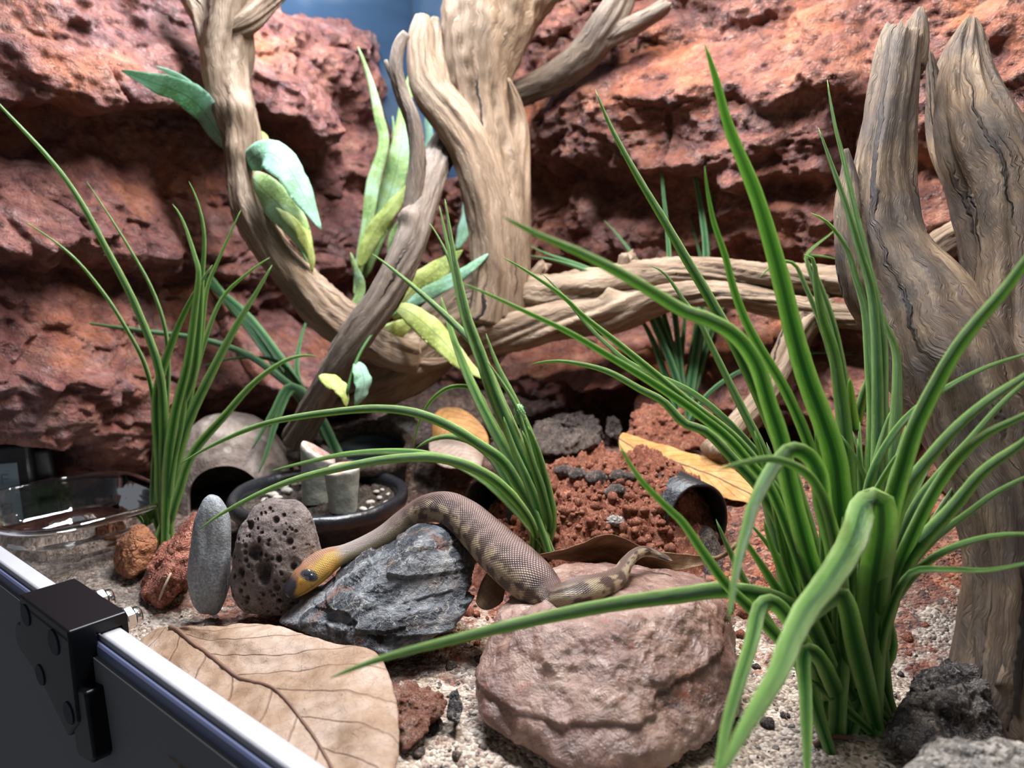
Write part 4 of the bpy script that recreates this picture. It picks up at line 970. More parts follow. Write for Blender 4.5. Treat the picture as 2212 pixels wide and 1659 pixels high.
# ------------------------------------------------------------------ digital thermometer behind the dish
tp = D(-16, 1070, .540); tr = thing('digital_thermometer', 'black digital thermometer with grey screen against the left rock wall', 'thermometer', tp)
tx = nrm(np.array([.88, -.47, 0])); tx = nrm(np.array([.93, .36, 0])); tyy = nrm(np.cross(np.array([0, 0, 1.0]), tx)); tyy = tyy if tyy[1] > 0 else -tyy
tzv = nrm(np.array([0.16, .0, 1.0])); tnn = nrm(np.cross(tx, tzv)); tzv = nrm(np.cross(tnn, tx))
if tnn[1] > 0: tnn = -tnn
def tb(name, cx, cz, cn, hx_, hz_, hn, mat, par, bev):
    V, Fc = box(tp + tx * cx + tzv * cz + tnn * cn, tx, tzv, tnn, hx_, hz_, hn); o = mk(name, V, Fc, mat, par, smooth=False)
    if bev: bevel(o, bev, 4)
    return o
tb('case', -.004, 0, 0, .0315, .0375, .006, M_BLACK, tr, .004)
tb('back_shell', .002, -.003, -.009, .036, .033, .006, M_BLACK, tr, .004)
scr = tb('screen', -.006, -.004, .0062, .024, .028, .0004, M_LCD, tr, .0006); scr['label'] = 'blue-grey screen'
SEG = {'7': 'abc', '1': 'bc', '8': 'abcdefg', '9': 'abcdfg', '0': 'abcdef', '2': 'abged', '6': 'acdefg', 'F': 'aefg', 'C': 'adef', '5': 'acdfg'}
def digit(ch, cx, cz, w, h):
    mb = MB(); t = w * .11
    pos = {'a': (0, h, 1), 'g': (0, 0, 1), 'd': (0, -h, 1), 'f': (-w, h / 2, 0), 'b': (w, h / 2, 0), 'e': (-w, -h / 2, 0), 'c': (w, -h / 2, 0)}
    for s_ in SEG[ch]:
        px_, pz_, hz = pos[s_]
        V, Fc = box(tp + tx * (cx + px_) + tzv * (cz + pz_) + tnn * .0067, tx, tzv, tnn, (w * .86 if hz else t), (t if hz else h * .42), .00012); mb.add(V, Fc)
    mb.build('digit', M_LCDINK, scr, smooth=False)
digit('F', .0105, .013, .0022, .0032); digit('1', .0100, .0035, .0016, .0034); digit('9', .0052, -.0075, .0020, .0034); digit('8', .0108, -.0080, .0020, .0034); digit('7', -.012, .008, .004, .007)
digit('0', -.012, -.013, .004, .007)

# ------------------------------------------------------------------ black latch on the rail
lc = G(195, 1322, RZ); lu = lc @ UX; LV = r_in - RW
lt = thing('door_latch', 'black plastic latch clamped over the white rail with two chrome nuts', 'latch', T(lu, LV, RZ))
def plate(name, outline, v0, v1, mat, par, bev=.0008):
    n = len(outline); V = [T(lu + a, v, RZ + z) for v in (v0, v1) for a, z in outline]
    Fc = [[i, (i + 1) % n, n + (i + 1) % n, n + i] for i in range(n)] + [list(range(n))[::-1], list(range(n, 2 * n))]
    o = mk(name, V, Fc, mat, par, smooth=False); bm = bmesh.new(); bm.from_mesh(o.data); bmesh.ops.recalc_face_normals(bm, faces=bm.faces); bm.to_mesh(o.data); bm.free()
    bevel(o, bev, 4); return o
def arc(cx, cz, r, a0, a1, n=9): return [(cx + r * math.cos(math.radians(a)), cz + r * math.sin(math.radians(a))) for a in np.linspace(a0, a1, n)]
OUT = [(.029, .0042), (-.025, .0042), (-.0255, -.034), (-.013, -.046), (.012, -.031), (.031, -.0245)] + arc(.0325, -.0165, .0078, -80, 95, 9)
plate('body', OUT, LV - .0125, LV - .0012, M_BLACK, lt, .0012)
plate('bridge', [(.0290, .0062), (-.0250, .0062), (-.0250, .0004), (.0290, .0004)], LV - .0125, r_in + .0028, M_BLACK, lt, .0010)
plate('clamp_jaw', [(.0286, .0050), (-.0246, .0050), (-.0246, -.0070), (.0286, -.0070)], r_in + .0004, r_in + .0032, M_BLACK, lt, .0008)
plate('lever', [(-.0165, -.0215), (-.0330, -.0180), (-.0360, -.0460), (-.0330, -.0500), (-.0200, -.0530), (-.0170, -.0500)], LV - .0115, LV - .0020, M_BLACK, lt, .0012)
def disc(name, a, z, v, r, h, mat, par, axis=-1, seg=40):
    V, Fc, uv = lathe([(.0001, 0), (r, 0), (r, h * .8), (r * .93, h), (.0001, h)], seg, T(lu + a, v, RZ + z), VX * axis); return mk(name, V, Fc, mat, par, smooth=False)
for a, z, r_ in ((.0220, -.0015, .0050), (-.0085, -.0040, .0056), (.0120, -.0265, .0048), (-.0170, -.0330, .0050)):
    disc('inset', a, z, LV - .0124, r_, .0007, M_BLACKDISC, lt)
V, Fc, uv = lathe([(.0001, 0), (.0030, 0), (.0030, .0006), (.0026, .0009), (.0001, .0009)], 40, T(lu - .0252, LV - .0070, RZ - .0240), -UX)
mk('rivet', V, Fc, M_RIVET, lt, smooth=False)['label'] = 'pale steel rivet'
for a in (.0100, -.0175):
    v = r_in + .0032
    V, Fc, uv = lathe([(.0001, 0), (.0056, 0), (.0058, .0004), (.0058, .0010), (.0001, .0010)], 40, T(lu + a, v, RZ - .0008), VX)
    nb = mk('bolt', V, Fc, M_CHROME, lt); nb.data.set_sharp_from_angle(angle=.6); nb['label'] = 'chrome bolt'
    V, Fc, uv = lathe([(.0001, .0010), (.0050, .0010), (.0050, .0046), (.0045, .0051), (.0001, .0051)], 6, T(lu + a, v, RZ - .0008), VX, UX + np.array([0, 0, .4]))
    bevel(mk('nut', V, Fc, M_CHROME, nb, smooth=False), .0004, 2)
    V, Fc, uv = lathe([(.0042, .0051), (.0042, .0070), (.0034, .0080), (.0001, .0080)], 32, T(lu + a, v, RZ - .0008), VX)
    mk('bolt_end', V, Fc, M_CHROME, nb)
# ------------------------------------------------------------------ the snake
SN = [  # px, py, depth, half width in px
 (622, 1287, .3830, 12), (638, 1272, .3850, 24), (662, 1249, .3880, 33), (690, 1225, .3920, 34), (714, 1209, .3950, 27), (742, 1198, .3980, 21), (780, 1184, .4010, 22),
 (830, 1159, .4030, 24), (880, 1124, .4050, 28), (922, 1101, .4035, 32), (962, 1098, .3980, 36), (1002, 1119, .3900, 41), (1042, 1156, .3790, 46), (1082, 1196, .3660, 51),
 (1120, 1230, .3540, 53), (1156, 1262, .3450, 50), (1186, 1290, .3390, 41), (1206, 1300, .3340, 34), (1226, 1290, .3300, 33), (1255, 1279, .3310, 33), (1290, 1270, .3350, 30), (1320, 1258, .3420, 25),
 (1340, 1240, .3500, 19), (1352, 1219, .3580, 15), (1370, 1200, .3660, 13), (1392, 1191, .3720, 12), (1415, 1196, .3740, 9), (1440, 1206, .3720, 6), (1452, 1212, .3700, 2)]
C = crom(px_path(SN), step=.00075); P = C[:, :3].copy(); R = np.maximum(C[:, 3], .0004)
for _ in range(4): P[1:-1] = (P[:-2] + 2 * P[1:-1] + P[2:]) / 4
Tn, S, U = frames_up(P); n = len(P)
for _ in range(30): S[1:-1] = nrm((S[:-2] + 2 * S[1:-1] + S[2:]) / 4)
S = nrm(S - Tn * (S * Tn).sum(1, keepdims=True)); U = np.cross(S, Tn)
L = np.append(0, np.cumsum(np.linalg.norm(np.diff(P, axis=0), axis=1)))
k = 120; th = np.linspace(0, 2 * math.pi, k, endpoint=False)                 # 0 = the side, pi/2 = the back of the snake
head = 1 - sst(.017, .026, L)
fl = 1 - .12 * head                                                           # the head is flatter than the neck
cosx, sinx = np.cos(th), np.sin(th)
ex = lambda a, p: np.sign(a) * np.abs(a) ** p
ring = ex(cosx, .92)[None, :, None] * S[:, None] + (ex(sinx, .95)[None, :] * (fl[:, None] - .10 * (sinx < 0)[None, :]))[..., None] * U[:, None]
rr = R[:, None] * np.ones(k)
# brow ridges and jaw
rr = rr * (1 + .05 * np.exp(-((L[:, None] - .0095) / .0022) ** 2) * np.exp(-((np.abs(np.angle(np.exp(1j * (th - math.pi / 2)))) - .85) / .35) ** 2))
rr = rr * (1 - .025 * np.exp(-((np.abs(np.angle(np.exp(1j * (th - math.pi / 2)))) - 1.80) / .08) ** 2) * head[:, None])   # the mouth line
V = (P[:, None] + rr[..., None] * ring).reshape(-1, 3)
LL = np.repeat(L, k); TH = np.tile(th, n)
side = np.abs(np.angle(np.exp(1j * (TH - math.pi / 2))))                       # 0 on the back, pi on the belly
q = np.stack([np.cos(TH) * 2.0, np.sin(TH) * 2.0, LL * 170], -1)
nb = fbm(q, 4); nb2 = fbm(np.stack([np.cos(TH) * 3, np.sin(TH) * 3, LL * 230], -1), 3)
brown = np.array([.135, .080, .066]); dark = np.array([.062, .032, .027]); cream = np.array([.54, .41, .235]); tan = np.array([.30, .215, .155]); pale = np.array([.34, .28, .25])
tail = sst(.175, .20, LL)
f_side = sst(.60, 1.25, side + .30 * nb2)
col = brown * (1 - f_side)[:, None] + (tan * .45 + cream * .55) * f_side[:, None]
belly = sst(1.75, 2.3, side); col = col * (1 - belly * .7)[:, None] + cream * (belly * .7)[:, None]
bars = sst(-.28, .22, np.sin(LL * 560 + 1.5 * nb) * .40 + nb * .9 + .45 * nb2 - .04) * sst(.05, .55, side) * (1 - sst(1.9, 2.5, side))
bars *= sst(.050, .085, LL)
col = col * (1 - bars * .88)[:, None] + dark * (bars * .88)[:, None]
lb = tail * .65 * (1 - bars) * sst(.15, .6, side); col = col * (1 - lb)[:, None] + np.array([.52, .42, .26]) * lb[:, None]
nk = 1 - sst(.045, .075, LL + .004 * nb)                                        # pale neck
neckc = pale * (1 - sst(.9, 1.7, side))[:, None] + np.array([.50, .40, .22]) * sst(.9, 1.7, side)[:, None]
col = col * (1 - nk * .85)[:, None] + neckc * (nk * .85)[:, None]
hd = 1 - sst(.0265, .034, LL + .002 * nb2)                                       # yellow head, browner on top
hc = np.array([.62, .33, .045]) * np.ones((len(LL), 1)); topb = 1 - sst(.25, .95, side + .2 * nb2)
hc = hc * (1 - topb)[:, None] + np.array([.29, .135, .070]) * topb[:, None]
hc = hc * (1 - .35 * sst(1.9, 2.6, side))[:, None]
col = col * (1 - hd)[:, None] + hc * hd[:, None]
sn = 1 - sst(.0060, .0096, LL + .0050 * sst(.5, 1.3, side) + .0006 * nb2)         # blue-black snout
col = col * (1 - sn)[:, None] + np.array([.030, .030, .040]) * sn[:, None]
mouth = np.exp(-((side - 1.80) / .06) ** 2) * (1 - sst(.010, .018, LL)); col = col * (1 - .75 * mouth)[:, None]
plate = np.exp(-((np.abs(np.sin(LL * 700 + 1.2 * np.cos(TH))) ) / .10) ** 2) * (1 - sst(.011, .0125, LL)) * (1 - sst(.9, 1.2, side)); col = col * (1 - .45 * plate)[:, None]
lip = np.exp(-(np.abs(np.sin(LL * 1500)) / .16) ** 2) * sst(1.45, 1.5, side) * (1 - sst(2.0, 2.1, side)) * (1 - sst(.017, .019, LL)); col = col * (1 - .35 * lip)[:, None]
for sg in (-1, 1):                                                               # dark patch over and under each eye
    a0 = math.pi / 2 + sg * .92; da = np.angle(np.exp(1j * (TH - a0))) * .0062; dl = LL - .0125
    e = 1 - sst(.85, 1.15, np.hypot(da / .0040, (dl + .25 * da) / .0026)); col = col * (1 - e)[:, None] + np.array([.030, .030, .038]) * e[:, None]
scale = (1 - .45 * (1 - sst(.012, .018, LL)) ) * (1 - .9 * sst(2.3, 2.7, side))
faces = grid_faces(n, k, True).tolist(); uv = grid_uv(n, k, True, vs=L)
cap0 = len(V); V = np.vstack([V, P[0] - Tn[0] * R[0] * .55, P[-1] + Tn[-1] * .001])
for j in range(k):
    faces.append([(j + 1) % k, j, cap0]); faces.append([(n - 1) * k + j, (n - 1) * k + (j + 1) % k, cap0 + 1])
uv = np.vstack([uv, np.zeros((6 * k, 2))])
col = np.vstack([col, [[.03, .03, .04], [.12, .09, .07]]]); scale = np.append(scale, [0, 0])
snake = mk('snake', V, faces, M_SNAKE, origin=D(1186, 1300, .339), uv=uv, cols={'col': col, 'scale': scale})
tag(snake, 'brown mottled snake with yellow head stretched over the banded stone and the big rock', 'snake')
ih = int(np.searchsorted(L, .0122))
for sg in (-1, 1):
    a = math.pi / 2 + sg * 1.16
    j = int(round((a % (2 * math.pi)) / (2 * math.pi) * k)) % k
    pos = V[ih * k + j]; outw = nrm(pos - P[ih])
    V0, Fc = icos(4)
    E = pos - outw * .0009 + V0[:, 0:1] * Tn[ih] * .0017 + V0[:, 1:2] * np.cross(outw, Tn[ih]) * .0018 + V0[:, 2:3] * outw * .0013
    mk('eye', E, Fc, M_EYE, snake)['label'] = 'dark round eye'
    a = math.pi / 2 + sg * .74; j = int(round((a % (2 * math.pi)) / (2 * math.pi) * k)) % k
    pos = V[ih * k + j]; outw = nrm(pos - P[ih])
    E = pos - outw * .0005 + V0[:, 0:1] * Tn[ih] * .0022 + V0[:, 1:2] * np.cross(outw, Tn[ih]) * .0017 + V0[:, 2:3] * outw * .0009
    mk('brow_scale', E, Fc, M_SCUTE, snake)['label'] = 'blue-black scale above the eye'
# ------------------------------------------------------------------ grass blades and leaves
def ribbon(name, path, width, mat, parent, wprof, turn=0.0, turn1=None, nseg=None, thick=.00035, keel=.22, wave=0.0, seed=0.0, origin=None, label=None, curl=0.0):
    """one blade: a closed thin section with a keel, facing the side it turns to; path x, y, z along the blade"""
    C = crom(path, n=nseg or max(24, int(np.linalg.norm(np.diff(path, axis=0), axis=1).sum() / .004)))
    n = len(C); t = np.linspace(0, 1, n); Tn = nrm(np.gradient(C, axis=0))
    view = nrm(C - CAM.mean() * 0 - np.array([0.0, -0.02, 0.24]))               # blades fan out towards the front of the tank
    Wd = nrm(np.cross(Tn, view)); Nn = np.cross(Wd, Tn)
    tu = turn + ((turn1 if turn1 is not None else turn) - turn) * t
    ca, sa = np.cos(tu)[:, None], np.sin(tu)[:, None]
    W2 = Wd * ca + Nn * sa; N2 = -Wd * sa + Nn * ca
    w = width / 2 * wprof(t) * (1 + .06 * fbm(np.stack([t * 30, 0 * t + seed, 0 * t], -1), 2))
    m = 9; x = np.linspace(-1, 1, m)
    prof = np.abs(x) ** 1.3 * keel - curl * x * x
    top = C[:, None] + w[:, None, None] * (x[None, :, None] * W2[:, None] + prof[None, :, None] * N2[:, None])
    if wave:
        top = top + (wave * np.sin(t[:, None] * 21 + x[None] * 2.2 + seed) * np.abs(x)[None] ** 1.5 * np.sin(t * math.pi)[:, None])[..., None] * N2[:, None]
    th = thick * (1 - np.abs(x) ** 3 * .8) * 1.0
    th = np.minimum(th[None, :], w[:, None] * .5 + .00005)
    bot = top - th[..., None] * N2[:, None]
    V = np.concatenate([top, bot[:, ::-1]], 1).reshape(-1, 3); k = 2 * m
    us = np.concatenate([np.linspace(0, 1, m), np.linspace(1, 0, m)])
    mm = k; i = np.arange(n - 1)[:, None] + 0 * np.arange(mm)[None]; j = np.arange(mm)[None] + 0 * i; j2 = (j + 1) % k
    uv = np.stack([np.stack([us[j], t[i]], -1), np.stack([us[j2], t[i]], -1), np.stack([us[j2], t[i + 1]], -1), np.stack([us[j], t[i + 1]], -1)], 2).reshape(-1, 2)
    F_ = grid_faces(n, k, True).tolist() + [list(range(k))[::-1], list(range((n - 1) * k, n * k))]
    uv = np.vstack([uv, np.full((2 * k, 2), .5)])
    o = mk(name, V, F_, mat, parent, origin, uv=uv)
    if label: o['label'] = label
    return o
grass_w = lambda t: (.55 + .45 * sst(0, .25, t)) * np.clip(1 - t, 0, 1) ** .55 * .98 + .02
leaf_w = lambda t: np.clip(np.sin(np.clip(t, 0, 1) ** .80 * math.pi), 0, 1) ** .75 * .97 + .03
def clump(label, base, rows, width, mat, spread=.004, group=None, seed=1):
    """rows: (pixels from root to tip, depth at tip, width factor, turn)"""
    rg = np.random.default_rng(seed); b3 = np.array(base, float)
    root = thing('grass_clump', label, 'artificial plant', b3, group)
    db = to_px(b3)[2]
    for row in rows:
        pts, d1 = row[0], row[1]; wf = row[2] if len(row) > 2 else 1.0; tn = row[3] if len(row) > 3 else rg.uniform(-.7, .7)
        b0 = b3 + np.array([rg.normal(0, spread), rg.normal(0, spread), -.004])
        ang = np.array([0] + [np.hypot(pts[i][0] - pts[i - 1][0], pts[i][1] - pts[i - 1][1]) for i in range(1, len(pts))]).cumsum(); ang = (ang + 60) / (ang[-1] + 60)
        P = [b0] + [D(px, py, db + (d1 - db) * a) for (px, py), a in zip(pts, ang)]
        ribbon('blade', np.array(P), width * wf * 1.32, mat, root, grass_w, tn, tn + rg.uniform(-.35, .35), seed=rg.uniform(0, 99))
    return root

# --- left clump
lbz = on_ground(350, 1186)
clump('grass clump with few long blades behind the red stone at the left', lbz, [
 ([(352, 1090), (352, 1000), (345, 810), (294, 665), (236, 550), (140, 385), (0, 228), (-60, 165)], .44, 1.0, .2),
 ([(332, 1080), (333, 955), (331, 871), (311, 786), (267, 702), (219, 628), (152, 550), (50, 478)], .48, .8, .9),
 ([(355, 1080), (358, 900), (363, 786), (354, 702), (327, 624), (287, 550), (187, 392)], .50, .75, .7),
 ([(362, 1080), (368, 989), (381, 905), (415, 820), (429, 719), (435, 618), (439, 490), (408, 392)], .47, 1.0, .3),
 ([(360, 1080), (366, 980), (380, 888), (405, 786), (419, 685), (429, 584), (422, 557), (392, 470), (372, 440)], .46, 1.25, -.3),
 ([(348, 1080), (345, 989), (338, 905), (341, 837), (371, 739), (412, 648), (459, 572)], .47, 1.35, .1),
 ([(368, 1080), (385, 960), (425, 790), (434, 740), (449, 618), (473, 560), (520, 454)], .49, 1.0, -.6),
 ([(370, 1080), (395, 930), (442, 739), (483, 641), (530, 595), (583, 556)], .50, 1.1, -.5),
 ([(366, 1090), (381, 999), (405, 915), (456, 807), (513, 699), (555, 630), (588, 572)], .49, 1.4, -.1),
 ([(372, 1110), (388, 1056), (415, 982), (483, 901), (557, 820), (631, 773), (686, 770)], .50, 1.15, -.4),
 ([(331, 1100), (331, 1030), (335, 960), (338, 900), (332, 860)], .49, .8, .3),
 ([(360, 1090), (372, 1000), (390, 920), (402, 840), (410, 780)], .485, 1.2, .0)],
 .0050, M_BLADE, .004, 'bright artificial grass clumps', 2)

# --- dark clump hidden behind the pots
rb = D(752, 1030, .585)
clump('dark green grass clump leaning left in the shade behind the black pot', rb, [
 ([(715, 955), (680, 900), (600, 790), (500, 660), (430, 570), (375, 515)], .66, 1.5, .1),
 ([(710, 940), (655, 850), (580, 750), (520, 690), (455, 612), (425, 565)], .66, 1.4, -.2),
 ([(705, 930), (670, 870), (618, 827), (540, 770), (439, 734), (338, 719), (236, 705), (140, 692)], .56, 1.0, .4),
 ([(700, 920), (655, 850), (625, 835), (590, 890), (562, 940), (543, 972)], .56, 1.3, .2),
 ([(700, 920), (660, 850), (632, 838), (600, 900), (575, 980), (558, 1022)], .56, 1.3, -.2),
 ([(695, 920), (655, 850), (641, 803), (645, 752), (668, 678)], .64, 1.0, .3),
 ([(700, 930), (640, 830), (540, 690), (430, 590), (331, 459), (280, 405)], .68, 1.3, .2),
 ([(690, 910), (650, 840), (601, 783), (523, 773), (432, 793)], .60, .7, .5),
 ([(715, 950), (690, 900), (665, 860), (630, 815), (615, 800), (628, 835), (650, 860)], .60, 1.2, .1)],
 .0056, M_BLADE_D, .004, None, 3)

# --- middle clump on the red mound
cb = D(1178, 1182, .432)
mid = clump('grass clump rooted in the front of the red soil mound', cb, [
 ([(1155, 1056), (1111, 948), (1071, 854), (1037, 759), (1010, 685), (990, 600), (981, 557), (961, 430)], .46, 1.3, .2),
 ([(1150, 1056), (1108, 955), (1066, 865), (1030, 765), (1003, 690), (986, 617), (973, 557), (949, 444)], .47, 1.0, -.3),
 ([(1160, 1056), (1120, 955), (1085, 870), (1052, 790), (1020, 709), (986, 617), (965, 550), (928, 482)], .48, 1.0, .5),
 ([(1145, 1030), (1098, 904), (1054, 813), (1024, 746), (983, 702), (929, 651), (878, 607), (838, 574), (804, 548)], .50, 1.15, .1),
 ([(1150, 1090), (1111, 1006), (1064, 921), (1030, 854), (1003, 793), (976, 719), (953, 641)], .49, 1.5, .1),
 ([(1172, 1100), (1150, 1000), (1128, 920), (1112, 874), (1080, 820), (1052, 780)], .44, .8, .2),
 ([(1148, 1090), (1105, 1000), (1064, 921), (1040, 860), (1020, 839), (973, 837), (936, 861), (909, 904), (892, 972)], .50, .8, .6),
 ([(1150, 1100), (1121, 1050), (1088, 999), (1027, 955), (959, 915), (892, 891), (824, 883), (739, 888), (574, 915), (473, 955), (390, 1002)], .42, 1.05, .2),
 ([(1152, 1140), (1121, 1090), (1071, 1040), (1017, 1009), (942, 989), (841, 992), (739, 1010), (608, 1046), (483, 1107), (429, 1146)], .39, 1.05, .2),
 ([(1140, 1130), (1094, 1077), (1044, 1033), (983, 999), (909, 979), (824, 975), (739, 982), (658, 999), (580, 1019)], .45, 1.05, -.3),
 ([(1130, 1110), (1090, 1029), (1054, 979), (1003, 948), (949, 945), (897, 970)], .46, 1.2, .2),
 ([(1185, 1100), (1165, 1010), (1145, 940), (1110, 860), (1075, 790), (1050, 720)], .45, 1.1, .1),
 ([(1168, 1080), (1130, 980), (1085, 900), (1055, 830), (1040, 760)], .45, 1.2, -.1),
 ([(1190, 1120), (1178, 1040), (1160, 970), (1140, 920)], .43, 1.2, .2),
 ([(1186, 1130), (1170, 1060), (1150, 1000), (1128, 930)], .43, 1.2, .1),
 ([(1165, 1110), (1140, 1040), (1110, 970), (1088, 900)], .43, 1.2, -.2)],
 .0050, M_BLADE, .0035, 'bright artificial grass clumps', 4)
c = D(1123, 896, .440); V0, Fc = icos(4); V = V0 * np.array([.0030, .0028, .0062]); V = V + nrm(V0) * (.0007 * np.sin(V0[:, :1] * 14) * np.sin(V0[:, 2:] * 16)); V = V @ np.array(Matrix.Rotation(-.12, 3, 'Y')).T + c
mk('bud', V, Fc, M_BLADE_D, mid)['label'] = 'dark green knobbly bud'

# --- clump behind the long limb on the right
bb = on_ground(1480, 985)
clump('grass clump growing behind the long driftwood limb', bb, [
 ([(1490, 850), (1512, 700), (1525, 560), (1512, 439), (1492, 354), (1479, 331), (1449, 243)], .62, 1.2, .2),
 ([(1475, 850), (1460, 700), (1448, 600), (1442, 506), (1432, 405), (1424, 264)], .62, .9, .3),
 ([(1470, 850), (1450, 740), (1420, 640), (1365, 547), (1305, 476)], .62, 1.0, -.4),
 ([(1485, 850), (1510, 680), (1519, 600), (1509, 540), (1485, 455)], .63, .9, .2),
 ([(1490, 850), (1512, 700), (1525, 580), (1533, 506), (1546, 375)], .63, .9, .1),
 ([(1495, 850), (1540, 700), (1583, 557), (1607, 479), (1634, 398), (1655, 344)], .64, 1.1, .2),
 ([(1492, 850), (1540, 690), (1580, 590), (1590, 523), (1597, 424)], .64, 1.0, -.2),
 ([(1470, 860), (1430, 740), (1380, 650), (1297, 600), (1213, 567), (1141, 552)], .60, 1.1, .3),
 ([(1472, 860), (1440, 730), (1390, 640), (1310, 597), (1246, 570), (1182, 548), (1140, 529)], .61, 1.1, -.1),
 ([(1484, 930), (1519, 864), (1573, 817), (1658, 778), (1742, 763), (1847, 768)], .52, .7, .3),
 ([(1470, 900), (1440, 820), (1412, 740), (1385, 690), (1350, 650)], .60, 1.2, .1),
 ([(1475, 900), (1455, 800), (1432, 720), (1415, 660)], .60, 1.2, .3),
 ([(1482, 900), (1490, 800), (1500, 720), (1508, 660)], .60, 1.2, -.3),
 ([(1488, 900), (1512, 800), (1535, 720), (1560, 660), (1640, 560), (1658, 545)], .61, 1.1, .0),
 ([(1478, 900), (1470, 800), (1478, 700), (1484, 640)], .60, 1.2, .3)],
 .0050, M_BLADE_D, .0035, None, 5)

# --- clump in the shade behind the big clump
r3 = on_ground(1858, 1040)
clump('pale green grass clump in the back right behind the big grass clump', r3, [
 ([(1848, 960), (1840, 890), (1836, 816)], .47, 2.0, .0),
 ([(1900, 900), (1985, 720), (2035, 620), (2049, 555), (2046, 440)], .50, 1.1, .1),
 ([(1910, 900), (1990, 740), (2070, 640), (2110, 590), (2128, 540)], .49, 1.5, .2),
 ([(1830, 900), (1780, 720), (1740, 620), (1715, 570), (1688, 566), (1640, 600)], .50, 1.0, .2),
 ([(1835, 900), (1800, 700), (1760, 590), (1740, 556), (1793, 506), (1812, 490)], .50, 1.0, .2),
 ([(1830, 900), (1790, 700), (1750, 590), (1742, 553), (1770, 553), (1820, 563)], .50, .9, .4),
 ([(1870, 920), (1884, 820), (1897, 750), (1900, 690)], .46, 1.3, .2),
 ([(1850, 940), (1862, 860), (1890, 780), (1905, 720)], .46, 1.3, .3),
 ([(1872, 950), (1905, 860), (1930, 790), (1990, 720)], .46, 1.2, -.3)],
 .0050, M_BLADE, .004, None, 6)

